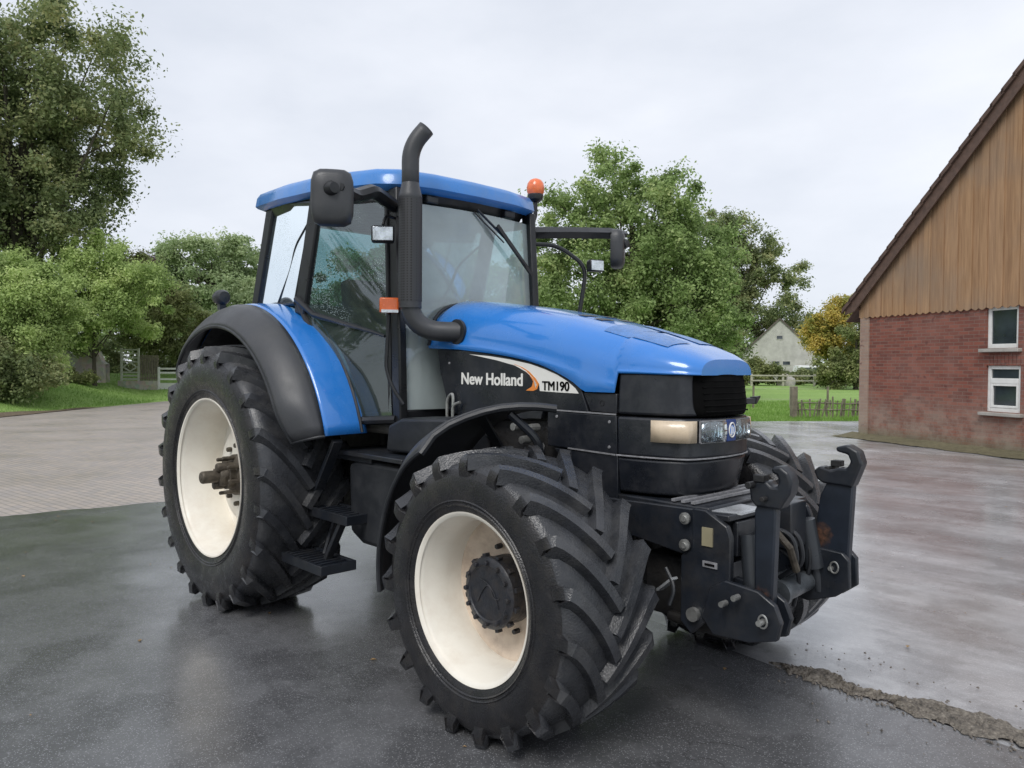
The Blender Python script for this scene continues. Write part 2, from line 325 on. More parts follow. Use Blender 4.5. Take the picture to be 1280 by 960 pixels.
# crumbled strip along the joint of the asphalt
top = [(3.30, .72), (3.40, .79), (3.513, .85), (3.646, .83), (3.83, .775), (3.952, .80), (4.097, .86), (4.251, .87), (4.542, .89), (4.9, .9)]
bot = [(3.32, .70), (3.45, .655), (3.60, .62), (3.704, .604), (3.873, .62), (4.007, .607), (4.147, .608), (4.255, .582), (4.417, .56), (4.9, .46)]
mb = MB(); rows = []
K = 120; W_ = 14
for i in range(K + 1):
    x = 3.30 + 1.6 * i / K; a = np.interp(x, [q[0] for q in top], [q[1] for q in top]); b = np.interp(x, [q[0] for q in bot], [q[1] for q in bot])
    tt = i / K; nn = lambda f_, p_: math.sin(x * f_ + p_) * .5 + math.sin(x * f_ * 2.7 + p_ * 2) * .3 + math.sin(x * f_ * 6.1 + p_) * .2
    md = b + (a - b) * .72; hw2 = (a - b) * (.36 + .20 * nn(9, 1)) * min(1, tt * 8 + .1); a = md + max(.004, hw2 * .8) + .022 * nn(23, 0); b = md - max(.006, hw2 * 1.3) + .035 * nn(19, 2)
    rows.append([(x, b + (a - b) * j / W_, .004 + (0 if j in (0, W_) else random.uniform(-.002, .014))) for j in range(W_ + 1)])
def rubble_mat():
    m, t, n, l, p = nodes('crumbled_edge'); c = n.new('ShaderNodeTexCoord').outputs['Object']
    v = n.new('ShaderNodeTexVoronoi'); v.inputs['Scale'].default_value = 60; l.new(c, v.inputs['Vector'])
    o = mixc(n, l, .45, ramp(n, l, noise(n, l, c, 20, 8, .85), [(.36, (.05, .045, .038)), (.5, (.20, .175, .145)), (.66, (.34, .31, .26))]), ramp(n, l, v.outputs['Distance'], [(.1, (1, .98, .95)), (.6, (.25, .23, .2))]), 'MULTIPLY')
    l.new(o, p.inputs['Base Color']); p.inputs['Roughness'].default_value = .7
    b = n.new('ShaderNodeBump'); b.inputs['Strength'].default_value = .9; b.inputs['Distance'].default_value = .008; l.new(v.outputs['Distance'], b.inputs['Height']); l.new(b.outputs[0], p.inputs['Normal']); return m
MT['rubble'] = rubble_mat()
tag(mb.grid(rows).build('crumbled_joint', MT['rubble']), None, None, None, 'structure')
mb = MB()
for _ in range(620):
    if random.random() < .8:
        x = random.uniform(3.35, 4.85); a = np.interp(x, [q[0] for q in top], [q[1] for q in top]); b = np.interp(x, [q[0] for q in bot], [q[1] for q in bot]); y = b + (a - b) * random.random()
    else: x = random.uniform(3.3, 5); y = random.uniform(.2, 1.3)
    s_ = random.uniform(.002, .009); q = [(x + random.uniform(-1, 1) * s_, y + random.uniform(-1, 1) * s_, .006 + random.uniform(0, 1) * s_) for _ in range(6)]
    mb.add([(x - s_, y, .004), (x + s_ * .8, y - s_, .003), (x + s_, y + s_ * .7, .004), (x - s_ * .3, y + s_, .003), (x + s_ * .3, y, .006 + s_ * random.uniform(.6, 1.3)), (x - s_ * .3, y - s_ * .3, .006 + s_ * .6)],
           [(0, 1, 5), (1, 4, 5), (1, 2, 4), (2, 3, 4), (3, 0, 5), (3, 5, 4)])
MT['stonechip'] = mat('stone_chips', (.16, .14, .12), .7, var=.5, vs=25)
tag(mb.build('loose_chippings', MT['stonechip'], smooth=0), 'loose stone chippings scattered along the crumbling asphalt joint', 'gravel', None, 'stuff')

# fallen leaves on the wet yard
MT['fallen'] = leafmat_early = mat('fallen_leaf', (.26, .16, .06), .6, var=.6, vs=1.5)
mb = MB()
for _ in range(170):
    x = random.uniform(-5, 5.5); y = random.uniform(-4.5, 9) if random.random() < .6 else random.uniform(-8, -2); s_ = random.uniform(.008, .024); a = random.uniform(0, 6.28)
    if (x - 5.49) ** 2 + (y + 3.47) ** 2 < 1: continue
    ca, sa = math.cos(a) * s_, math.sin(a) * s_
    mb.add([(x - ca, y - sa, .005), (x + sa * .6, y - ca * .6, .009), (x + ca, y + sa, .006), (x - sa * .6, y + ca * .6, .011)], [(0, 1, 2, 3)])
tag(mb.build('fallen_leaves', MT['fallen'], smooth=0), 'small brown leaves and bits scattered over the wet yard', 'leaves', None, 'stuff')

# grassy bank on the left behind the yard
def bank_h(D, S):
    t = max(-16.2 - S, D - 35.3); t = min(max(t / 6, 0), 1); h = 1.15 * t * t * (3 - 2 * t)
    k = min(max((-10.5 - S) / 4.5, 0), 1); return h * k * k * (3 - 2 * k)
mb = MB(); rows = []
for i in range(70):
    D = 8 + i * 1.0
    rows.append([tuple(P(D, -8 - j * .75, bank_h(D, -8 - j * .75) - .04 + (.03 * random.random() if bank_h(D, -8 - j * .75) > .02 else 0))) for j in range(70)])
tag(mb.grid(rows).build('grass_bank', MT['grass']), None, None, None, 'structure')
# brown leafy soil margin of the bank
pts = [P(20, -16.6), P(27, -16.15), P(31, -16.0), P(31, -16.3), P(27.5, -17.2), P(25, -18.4), P(20, -19)]
mb = MB(); rows = []
for i in range(25):
    D = 19 + i * .5; w = 1.7 * max(0.05, (1 - i / 25)) + .15 * math.sin(i)
    rows.append([tuple(P(D, -16.1 - w * j / 5 - .05 * random.random(), bank_h(D, -16.1 - w * j / 5) + .01 + .01 * random.random())) for j in range(6)])
tag(mb.grid(rows).build('soil_margin', MT['dirt']), None, None, None, 'structure')

# blades of grass
def blades(name, label, pts_fn, n_, h, w, m):
    V = np.zeros((n_, 3, 3)); 
    for i in range(n_):
        p = pts_fn(); a = random.uniform(0, 2 * pi); hh = h * random.uniform(.5, 1.3); ww = w * random.uniform(.6, 1.3)
        V[i] = [(p[0] - math.cos(a) * ww, p[1] - math.sin(a) * ww, p[2]), (p[0] + math.cos(a) * ww, p[1] + math.sin(a) * ww, p[2]), (p[0] + random.uniform(-.5, .5) * hh, p[1] + random.uniform(-.5, .5) * hh, p[2] + hh)]
    return tag(raw(name, V.reshape(-1, 3), 3, m), label, 'grass', None, 'stuff')
def raw(name, V, k, m, parent=None):
    n_ = len(V) // k; me = bpy.data.meshes.new(name); me.vertices.add(len(V)); me.vertices.foreach_set('co', np.ascontiguousarray(V, dtype=np.float32).ravel())
    me.loops.add(len(V)); me.loops.foreach_set('vertex_index', np.arange(len(V), dtype=np.int32))
    me.polygons.add(n_); me.polygons.foreach_set('loop_start', np.arange(0, len(V), k, dtype=np.int32)); me.update(calc_edges=True); me.validate()
    me.materials.append(m); o = bpy.data.objects.new(name, me); col.objects.link(o)
    if parent: o.parent = parent
    return o
def leafmat(name, cols, trans=.35):
    m = bpy.data.materials.new(name); m.use_nodes = True; t = m.node_tree; n = t.nodes; l = t.links; p = n['Principled BSDF']
    g = n.new('ShaderNodeNewGeometry'); r = n.new('ShaderNodeValToRGB'); e = r.color_ramp.elements
    while len(e) < len(cols): e.new(.5)
    for k, c in enumerate(cols): e[k].position = k / (len(cols) - 1); e[k].color = c + (1,)
    c = n.new('ShaderNodeTexCoord'); z = n.new('ShaderNodeTexNoise'); z.inputs['Scale'].default_value = .55; z.inputs['Detail'].default_value = 3; l.new(c.outputs['Object'], z.inputs[0])
    ma = n.new('ShaderNodeMath'); ma.operation = 'MULTIPLY_ADD'; ma.inputs[1].default_value = .45; l.new(g.outputs['Random Per Island'], ma.inputs[0])
    m2 = n.new('ShaderNodeMath'); m2.operation = 'MULTIPLY_ADD'; m2.inputs[1].default_value = 1.8; m2.inputs[2].default_value = -.65; l.new(z.outputs[0], m2.inputs[0]); l.new(m2.outputs[0], ma.inputs[2])
    l.new(ma.outputs[0], r.inputs[0]); l.new(r.outputs[0], p.inputs['Base Color']); p.inputs['Roughness'].default_value = .6; p.inputs['Specular IOR Level'].default_value = .35
    tl = n.new('ShaderNodeBsdfTranslucent'); l.new(r.outputs[0], tl.inputs[0]); mxs = n.new('ShaderNodeMixShader'); mxs.inputs[0].default_value = trans
    l.new(p.outputs[0], mxs.inputs[1]); l.new(tl.outputs[0], mxs.inputs[2]); l.new(mxs.outputs[0], n['Material Output'].inputs[0]); return m
MT['blade'] = leafmat('grass_blades', [(.13, .25, .04), (.22, .37, .08), (.32, .46, .14)])
def bankpt():
    while 1:
        D = random.uniform(19, 41); S = random.uniform(-24, -12)
        if (-16.25 - S > .1 + max(0, (29 - D)) * .17) or D > 35.5: return tuple(P(D, S, bank_h(D, S) - .03))
blades('grass', 'short green grass growing on the bank left of the yard', bankpt, 22000, .10, .012, MT['blade'])
def vergept():
    a = random.random(); b = random.random() ** 1.5 * 14
    return (-8.2 + 4.2 * a - .5 * b + random.uniform(-.1, .1), 17.9 + 5.6 * a + b, -.06)
blades('grass', 'green meadow grass at the edge of the road beside the low fence', vergept, 16000, .11, .014, MT['blade'])

# ------------------------------------------------------------------ trees and bushes
BK = mat('tree_bark', (.075, .065, .05), .9, var=.4, vs=4, bump=.6, bs=12)
def leaves(centers, radii, n_, size, up=.5, flat=.8):
    idx = rng.integers(0, len(centers), n_); c = centers[idx]; rr = radii[idx][:, None]
    d = rng.normal(size=(n_, 3)); d /= np.linalg.norm(d, axis=1)[:, None]
    p = c + d * rr * np.minimum(np.abs(rng.normal(0, .55, (n_, 1))) + .22, 1.12 + .1 * rng.random((n_, 1))) * np.array([1, 1, flat])
    nrm = d * .6 + rng.normal(size=(n_, 3)) * .6 + np.array([0, 0, up]); nrm /= np.linalg.norm(nrm, axis=1)[:, None]
    a = np.cross(nrm, rng.normal(size=(n_, 3))); a /= np.linalg.norm(a, axis=1)[:, None]; b = np.cross(nrm, a)
    s_ = size * rng.uniform(.45, 1.5, (n_, 1)); a = a * s_; b = b * s_ * .62
    V = np.stack([p - a, p - b * .9 + a * .1 + nrm * s_ * .15, p + a, p + b * .9 + a * .1 + nrm * s_ * .15], 1)
    return V.reshape(-1, 3)
def tree(name, label, cat, base, lobes, nclump, crad, n_, size, lm, trunk_r=.3, group=None, limbs=26, trunk_top=None, shell=.6, up=.5):
    base = Vector(base); root = empty(name, base); tag(root, label, cat, group)
    L_ = np.array(lobes, float); vol = (L_[:, 3] * L_[:, 4] * L_[:, 5]) ** .75; pr = vol / vol.sum()
    k = rng.choice(len(L_), nclump, p=pr); d = rng.normal(size=(nclump, 3)); d /= np.linalg.norm(d, axis=1)[:, None]
    rad = shell + (1.04 - shell) * rng.random((nclump, 1)); c = L_[k, :3] + d * rad * L_[k, 3:6]
    c[:, 2] = np.maximum(c[:, 2], crad * .4)
    cr_ = crad * rng.uniform(.4, 1.45, nclump)
    V = leaves(c, cr_, int(n_ * 1.3), size * .86, up)
    raw('crown', V, 4, lm, root)
    mb = MB(); cz = L_[:, 2].mean(); top_ = Vector((L_[0, 0] * .5, L_[0, 1] * .5, trunk_top or cz * .9)); m0 = Vector((random.uniform(-.2, .2), random.uniform(-.2, .2), top_.z * .5))
    tp = bez((0, 0, -.3), m0, top_, 10); mb.tube(tp, [trunk_r * (1.25 if i == 0 else 1) * (1 - .6 * i / 10) for i in range(11)], 9)
    for j in rng.choice(nclump, min(limbs, nclump), replace=False):
        e = Vector(c[j]); t_ = random.uniform(.3, .95); s0 = tp[int(t_ * 10)]; mid = (s0 + e) / 2 + Vector((0, 0, random.uniform(-.1, .5)))
        r0 = trunk_r * .38 * (1.1 - t_ * .5); mb.tube(bez(s0, mid, e, 6), [r0 * (1 - .85 * i / 6) for i in range(7)], 6)
    mb.build('trunk', BK, root, fix=False)
    return root
lm_green = leafmat('green_leaves', [(0.136, 0.194, 0.067), (0.25, 0.353, 0.124), (0.381, 0.489, 0.194), (0.559, 0.613, 0.287)], .45)
lm_dark = leafmat('dark_oak_leaves', [(0.114, 0.152, 0.066), (0.208, 0.262, 0.114), (0.337, 0.374, 0.174), (0.494, 0.463, 0.225)], .45)
lm_yel = leafmat('yellow_green_leaves', [(0.206, 0.298, 0.093), (0.371, 0.486, 0.172), (0.534, 0.655, 0.252), (0.729, 0.792, 0.384)], .45)
lm_orange = leafmat('autumn_leaves', [(.22, .27, .07), (.40, .38, .10), (.66, .50, .12), (.72, .62, .22)], .45)
lm_olive = leafmat('olive_shrub_leaves', [(0.152, 0.196, 0.071), (0.284, 0.318, 0.127), (0.429, 0.442, 0.203)], .45)
lm_pale = leafmat('grey_green_leaves', [(0.197, 0.269, 0.124), (0.314, 0.407, 0.202), (0.465, 0.558, 0.299), (0.669, 0.719, 0.445)], .45)
lm_copper = leafmat('copper_leaves', [(.05, .03, .04), (.10, .06, .07), (.15, .09, .10)])
G = 'trees round the yard'
# large oak on the left edge
tree('oak_tree', 'large dark oak tree towering at the left edge behind the bushes', 'tree', P(37, -24.0, .9),
     [(0, 0, 9.4, 4.6, 4.6, 3.4), (-1.5, -2, 13.2, 5.6, 5.6, 4.2), (-4.5, -3, 9.0, 5.6, 5.6, 4.0), (1.6, 1.8, 14.6, 4.0, 4.0, 3.4), (1.7, 1.9, 8.4, 2.8, 2.8, 2.3), (2.6, 3.0, 11.2, 2.6, 2.6, 2.0), (-2, -2.4, 6.5, 4.5, 4.5, 2.2), (-5, -5, 15, 5, 5, 4.5)], 560, 1.0, 170000, .105, lm_dark, .5, G, 60, 11, .55)
# walnut behind the cab
tree('walnut_tree', 'big broad green tree rising behind the tractor cab and bonnet', 'tree', P(40, 6.2, 0),
     [(0, 0, 8.3, 3.4, 3.4, 4.0), (-1.4, -1.4, 6.2, 3.2, 3.2, 3.2), (1.5, 1.6, 5.9, 3.2, 3.2, 3.6), (-.9, -1.0, 10.9, 2.0, 2.0, 1.9), (1.2, 1.2, 9.6, 2.0, 2.0, 2.2), (2.6, 2.8, 3.6, 2.2, 2.2, 2.4), (-2.8, -3, 8.6, 1.8, 1.8, 2.0), (2.4, 2.6, 7.6, 2.0, 2.0, 2.4), (0, 0, 3.4, 4.4, 4.4, 2.2)], 460, .78, 120000, .10, lm_green, .4, G, 34, 9, .55)
# open oak behind the house
tree('oak_tree', 'open crowned oak with dark bare limbs standing behind the grey gable', 'tree', P(97, 27.8, 0),
     [(0, 0, 13.5, 5.6, 5.6, 5.0), (2.6, 2.8, 10.6, 5.2, 5.2, 4.6), (-3, -3, 18, 4.2, 4.2, 4.2), (3.6, 3.8, 14, 3.4, 3.4, 2.8), (-2, -2, 9, 5, 5, 4.6), (-4.2, -4.2, 11, 3.8, 3.8, 3.8), (5.0, 5.2, 8, 3, 3, 3), (-5.5, -5.6, 15.5, 4, 4, 4), (.5, .5, 17.5, 3.6, 3.6, 3.2)], 260, 1.2, 62000, .19, lm_dark, .5, G, 60, 9, .6)
# orange maple
tree('maple_tree', 'small maple with orange and yellow autumn leaves near the barn corner', 'tree', P(66, 27.6, 0),
     [(-.3, -.3, 5.2, 2.1, 2.1, 1.9), (.9, .9, 6.7, 1.6, 1.6, 1.2), (-.8, -.8, 4.2, 1.4, 1.4, 1.6), (.6, .6, 3.2, 1.8, 1.8, 1.6)], 150, .62, 32000, .12, lm_orange, .22, G, 16, 5)
tree('bushy_tree', 'green and yellow bushy tree between orange maple and brick barn', 'tree', P(62, 27.8, 0),
     [(0, 0, 2.9, 1.8, 1.8, 2.6), (1.0, 1.0, 4.8, 1.5, 1.5, 2.2), (-1.2, -1.2, 1.5, 1.5, 1.5, 1.5), (1.6, 1.7, 6.0, 1.3, 1.3, 1.6)], 120, .6, 26000, .12, lm_olive, .2, G, 16, 4)
# tall trees on the left behind the bushes
tree('ash_tree', 'pale grey green tree beyond the bushes, left of the cab', 'tree', P(58, -22.8, 1),
     [(0, 0, 7.4, 3.6, 3.6, 3.2), (1.4, 1.4, 5.2, 3.4, 3.4, 3.4), (-2, -2, 5.4, 3, 3, 2.8), (1.2, 1.2, 9.2, 2.4, 2.4, 1.8), (-1.4, -1.4, 8.6, 2.2, 2.2, 1.8)], 200, .75, 52000, .12, lm_pale, .4, G, 44, 8, .6)
tree('copper_beech', 'dark purple leaved tree peeping between bushes and pale tree', 'tree', P(66, -31.0, 1),
     [(0, 0, 7.6, 2.2, 2.2, 2.6), (1, 1, 5, 2.4, 2.4, 2.6)], 80, .7, 18000, .13, lm_copper, .3, G, 16, 6)
tree('bushy_tree', 'green leafy tree directly behind rear fender and trellis fence', 'tree', P(50, -16.2, .8),
     [(0, 0, 3.4, 2.4, 2.4, 3.0), (-2.4, -2.4, 2.6, 2.2, 2.2, 2.4), (2, 2, 2.8, 2.6, 2.6, 2.6), (-1, -1, 5, 1.8, 1.8, 1.6)], 120, .65, 32000, .12, lm_pale, .25, G, 16, 3.5)
GB = 'bushes on the bank'
def bush(label, b, lobes, nc, cr_, n_, sz, lm): tree('bush', label, 'bush', b, lobes, nc, cr_, n_, sz, lm, .1, GB, 14, None, .55)
bush('tall yellow green bush at far left beside the grass bank', P(29.5, -18.7, .6), [(0, 0, 2.9, 1.9, 1.9, 2.4), (-1.2, -1.3, 3.3, 1.6, 1.6, 2.2), (.5, .5, 4.0, 1.3, 1.3, 1.3), (-.2, -.2, 1.4, 1.7, 1.7, 1.4)], 230, .5, 80000, .065, lm_yel)
bush('broad mid green bush above the pale stone wall', P(36, -19.6, .9), [(0, 0, 3.9, 2.2, 2.2, 2.1), (1.3, 1.4, 3.9, 1.7, 1.7, 1.9), (-1.4, -1.5, 5.0, 1.8, 1.8, 1.8), (.2, .2, 5.6, 1.5, 1.5, 1.3), (-.8, -.8, 3.2, 1.8, 1.8, 1.8)], 230, .52, 76000, .075, lm_yel)
bush('light green bush hanging over the trellis fence', P(41.3, -19.4, .8), [(0, 0, 3.6, 1.8, 1.8, 2.2), (1.1, 1.1, 3.0, 1.3, 1.3, 1.9), (-.8, -.8, 5.2, 1.6, 1.6, 1.7), (1.5, 1.6, 1.6, 1.0, 1.0, 1.2)], 170, .48, 50000, .08, lm_olive)
bush('dark green laurel bush low at the left edge of the bank', P(28, -18.9, .5), [(0, 0, 1.1, 1.5, 1.5, 1.3), (1.0, 1.1, .9, 1.0, 1.0, 1.0), (-1.8, -1.9, 1.6, 1.6, 1.6, 1.6)], 110, .42, 36000, .065, lm_dark)
bush('leafy green bush at the picture edge under the oak', P(29, -20.6, .8), [(0, 0, 3.2, 1.9, 1.9, 2.6), (-1.8, -1.8, 3.6, 2.2, 2.2, 2.6)], 110, .5, 36000, .075, lm_green)
bush('low brownish bramble in front of the pale stone wall', P(35.4, -20.6, .75), [(0, 0, .3, .8, .8, .35), (-1, -1, .4, .9, .9, .5), (.7, .7, .2, .5, .5, .3)], 60, .25, 12000, .06, lm_olive)
tree('hedge', 'dense green hedge closing the view behind the trellis fence and gate', 'hedge', P(46, -21.5, .7), [(2.2*q*.69-4, 2.2*q*.72-4, 1.3, 1.9, 1.9, 1.7) for q in range(7)] + [(2.2*q*.69-3, 2.2*q*.72-3, .6, 1.7, 1.7, .9) for q in range(6)], 260, .6, 60000, .09, lm_dark, .1, GB, 10, None, .5)
# trees seen through the cab windows
tree('lime_tree', 'leafy green tree seen through the tractor cab windows', 'tree', P(52, -10.2, .2), [(0, 0, 6.0, 3.6, 3.6, 3.6), (1.6, 1.6, 8.2, 2.2, 2.2, 2.0), (-1.5, -1.5, 4.2, 3.4, 3.4, 3.0)], 130, .8, 34000, .13, lm_pale, .3, G, 24)
tree('lime_tree', 'green tree hidden behind the tractor, showing through the windscreen', 'tree', P(48, -1.5, 0), [(0, 0, 5.4, 3.4, 3.4, 3.6), (-1.6, -1.6, 7.4, 2.0, 2.0, 1.8), (1.8, 1.8, 4.2, 3.0, 3.0, 3.0)], 130, .8, 34000, .13, lm_green, .3, G, 24)
for q, (D_, S_) in enumerate(((13, -27), (3, -31), (-9, -27), (-20, -12))):  # unseen trees added to give the cab windows something to reflect
    tree('lime_tree', ['broad green tree left of the yard, beyond the picture edge', 'second tree left of the yard, beyond the picture edge', 'third tree beside the yard, behind the photographer to the left', 'tree standing behind the photographer'][q], 'tree', P(D_, S_, 0), [(0, 0, 6.5, 4.2, 4.2, 4.2), (1, 2, 3.2, 3.4, 3.4, 2.6), (-1.5, -2, 3.4, 3.4, 3.4, 2.6)], 110, 1.0, 14000, .22, lm_dark, .4, G, 12)
# far wood closing the horizon
cs = []; rs = []
for i in range(900):
    S = random.uniform(-130, 130); D = 108 + random.uniform(-5, 6) - abs(S) * .15; h = 4.2 + 2.2 * math.sin(S * .09) + 1.4 * math.sin(S * .23 + 1)
    cs.append(tuple(P(D, S, random.uniform(0, 1) ** .8 * h))); rs.append(random.uniform(1.0, 1.9))
tag(raw('far_wood', leaves(np.array(cs), np.array(rs), 60000, .32), 4, lm_pale), 'hazy green wood closing the far side of the meadow', 'wood', None, 'stuff')

# ------------------------------------------------------------------ barn
A0 = Vector((-2.511, 16.385, 0)); BD = Vector((.90012, -.43564, 0)); BN = Vector((.43564, .90012, 0))   # along the gable, into the barn
def bw(u, n_, z): return A0 + BD * u + BN * n_ + Vector((0, 0, z))
barn = tag(empty('barn', A0), 'red brick barn with weathered wooden gable boards at the right edge', 'barn')
def bpart(mb, name, m, **k):
    q = mb.build(name, m, barn, **k)
    q.matrix_parent_inverse = Matrix.Translation(-A0); return q
def brick_mat(name, c1, c2, mortar, dirty=True):
    m, t, n, l, p = nodes(name); c = n.new('ShaderNodeTexCoord').outputs['Object']
    # rotate so that X runs along the gable, then use X,Z as the brick plane
    mp_ = mapping(n, l, c, (1, 1, 1), math.atan2(.43564, .90012))
    sx = n.new('ShaderNodeSeparateXYZ'); l.new(mp_, sx.inputs[0]); cx = n.new('ShaderNodeCombineXYZ')
    ad = n.new('ShaderNodeMath'); ad.operation = 'ADD'; l.new(sx.outputs[0], ad.inputs[0]); l.new(sx.outputs[1], ad.inputs[1])
    l.new(ad.outputs[0], cx.inputs[0]); l.new(sx.outputs[2], cx.inputs[1])
    b = n.new('ShaderNodeTexBrick'); l.new(cx.outputs[0], b.inputs['Vector']); b.inputs['Scale'].default_value = 1; b.inputs['Brick Width'].default_value = .25; b.inputs['Row Height'].default_value = .077
    b.inputs['Mortar Size'].default_value = .006; b.inputs['Color1'].default_value = c1 + (1,); b.inputs['Color2'].default_value = c2 + (1,); b.inputs['Mortar'].default_value = mortar + (1,); b.inputs['Bias'].default_value = -.1
    o = mixc(n, l, ramp(n, l, noise(n, l, c, 1.1, 8, .7), [(.42, 0.), (.75, .5)]), b.outputs[0], (.30, .18, .15))
    o = mixc(n, l, ramp(n, l, noise(n, l, cx.outputs[0], 5.5, 3, .5), [(.62, 0.), (.70, .65)]), o, (.10, .035, .03))
    if dirty:
        mr = n.new('ShaderNodeMapRange'); mr.inputs[1].default_value = .05; mr.inputs[2].default_value = 1.25; mr.inputs[3].default_value = .75; mr.inputs[4].default_value = 0; l.new(sx.outputs[2], mr.inputs[0])
        mu = n.new('ShaderNodeMath'); mu.operation = 'MULTIPLY'; l.new(mr.outputs[0], mu.inputs[0]); l.new(ramp(n, l, noise(n, l, c, 2.2, 7, .7), [(.35, .1), (.6, 1.)]), mu.inputs[1])
        o = mixc(n, l, mu.outputs[0], o, (.36, .31, .25))
        mr2 = n.new('ShaderNodeMapRange'); mr2.inputs[1].default_value = .0; mr2.inputs[2].default_value = .3; mr2.inputs[3].default_value = .7; mr2.inputs[4].default_value = 0; l.new(sx.outputs[2], mr2.inputs[0])
        o = mixc(n, l, mr2.outputs[0], o, (.13, .14, .08))
    l.new(o, p.inputs['Base Color']); p.inputs['Roughness'].default_value = .85
    bb = n.new('ShaderNodeBump'); bb.invert = True; bb.inputs['Strength'].default_value = .7; bb.inputs['Distance'].default_value = .008; l.new(b.outputs['Fac'], bb.inputs['Height']); l.new(bb.outputs[0], p.inputs['Normal'])
    return m
MT['brick'] = brick_mat('red_brick', (.24, .078, .052), (.13, .045, .034), (.20, .14, .115))
MT['brickpale'] = brick_mat('pale_brick_pier', (.34, .24, .18), (.27, .18, .14), (.30, .26, .22))
wins = [(3.54, 4.26, 2.16, 3.02), (3.56, 4.33, .84, 1.80), (8.6, 9.4, .84, 1.80), (8.6, 9.4, 2.16, 3.02)]
BWID, BLEN, EAVE, SL = 13.0, 20., 3.06, .936; REA = 3.43
us = sorted({0, BWID} | {w[0] for w in wins} | {w[1] for w in wins}); zs = sorted({-.3, EAVE} | {w[2] for w in wins} | {w[3] for w in wins})
mb = MB()
for i in range(len(us) - 1):
    for j in range(len(zs) - 1):
        um = (us[i] + us[i + 1]) / 2; zm = (zs[j] + zs[j + 1]) / 2
        if any(w[0] < um < w[1] and w[2] < zm < w[3] for w in wins): continue
        mb.add([bw(us[i], 0, zs[j]), bw(us[i + 1], 0, zs[j]), bw(us[i + 1], 0, zs[j + 1]), bw(us[i], 0, zs[j + 1])], [(0, 1, 2, 3)])
for w in wins:   # reveals
    q = [(w[0], w[2]), (w[1], w[2]), (w[1], w[3]), (w[0], w[3])]
    for i in range(4):
        a, b = q[i], q[(i + 1) % 4]; mb.add([bw(a[0], 0, a[1]), bw(b[0], 0, b[1]), bw(b[0], .24, b[1]), bw(a[0], .24, a[1])], [(0, 1, 2, 3)])
for u0, n0, u1, n1 in ((0, 0, 0, BLEN), (BWID, 0, BWID, BLEN), (0, BLEN, BWID, BLEN)):
    mb.add([bw(u0, n0, -.3), bw(u1, n1, -.3), bw(u1, n1, REA - .02), bw(u0, n0, REA - .02)], [(0, 1, 2, 3)])
bpart(mb, 'wall', MT['brick'], smooth=0, fix=False)
mb = MB()
for z0, z1 in ((-.2, 3.04),): mb.add([bw(u, n_, z) for z in (z0, z1) for u, n_ in ((-.02, -.035), (.27, -.035), (.27, .0), (-.02, .3))], [(0, 1, 5, 4), (1, 2, 6, 5), (0, 4, 7, 3), (4, 5, 6, 7)])
bpart(mb, 'corner_pier', MT['brickpale'], smooth=0)
# gable boards
def board_mat():
    m, t, n, l, p = nodes('weathered_boards'); c = n.new('ShaderNodeTexCoord').outputs['Object']
    g = n.new('ShaderNodeNewGeometry'); r = ramp(n, l, g.outputs['Random Per Island'], [(0, (.30, .155, .07)), (.5, (.41, .23, .11)), (1, (.35, .205, .115))])
    gr = noise(n, l, mapping(n, l, c, (14, 14, .8)), 1.5, 6, .6)
    o = mixc(n, l, .55, r, ramp(n, l, gr, [(.3, (.17, .10, .055)), (.7, (.44, .28, .16))]))
    o = mixc(n, l, ramp(n, l, noise(n, l, c, .45, 5), [(.45, 0.), (.7, .55)]), o, (.20, .17, .14))
    l.new(o, p.inputs['Base Color']); p.inputs['Roughness'].default_value = .75; return m
MT['boards'] = board_mat()
mb = MB(); bwid = .178; k = 0; u = -.06
while u < BWID + .05:
    z0 = 3.02; zt = lambda uu: REA + .03 + SL * min(max(uu, 0), max(BWID - uu, 0))
    pr = .055 if k % 2 else .038; u1 = u + bwid
    m_ = 5
    # rounded lower end
    pts = [(u + bwid * i / m_, z0 - .045 * math.sin(pi * i / m_) + random.uniform(-.006, .006)) for i in range(m_ + 1)] + [(u1, zt(u1)), (u, zt(u))]
    mb.prism(pts, lambda a, b, t: bw(a, t, b), -pr, -pr + .025); u = u1 + random.uniform(.001, .006); k += 1
bpart(mb, 'gable_boards', MT['boards'], smooth=0)
MT['shadowgap'] = mat('dark_backing_felt', (.03, .025, .02), .95)  # dark sheet stands in for the shade in the gaps between boards
mb = MB(); mb.add([bw(0, -.008, 3.02), bw(BWID, -.008, 3.02), bw(BWID, -.008, REA), bw(BWID / 2, -.008, REA + SL * BWID / 2), bw(0, -.008, REA)], [(0, 1, 2, 3, 4)]); bpart(mb, 'gable_backing', MT['shadowgap'], smooth=0)
# roof with tiles
def tile_mat():
    m, t, n, l, p = nodes('brown_roof_tiles'); c = n.new('ShaderNodeTexCoord').outputs['Object']
    l.new(ramp(n, l, noise(n, l, c, 3, 7, .7), [(.3, (.06, .035, .028)), (.7, (.13, .08, .06))]), p.inputs['Base Color']); p.inputs['Roughness'].default_value = .7; return m
MT['tiles'] = tile_mat()
mb = MB(); ov = .38
for sgn in (0, 1):
    rows = []
    half = BWID / 2 + ov
    nt_ = 30
    for i in range(nt_ + 1):
        for e in (0, 1):
            d_ = half * min(1, (i + e * .98) / nt_) - ov; h = REA + .16 + SL * d_ + (.045 if e == 0 else 0.0)
            uu = d_ if sgn == 0 else BWID - d_
            if i == nt_ and e: continue
            rows.append([tuple(bw(uu, -.22 + (BLEN + .4) * j / 60, h + (.018 if j % 2 else 0))) for j in range(61)])
    mb.grid(rows)
bpart(mb, 'roof', MT['tiles'], smooth=0, solid=.05, fix=False)
MT['verge'] = mat('brown_verge_board', (.10, .06, .045), .6, var=.25, vs=8)
mb = MB()
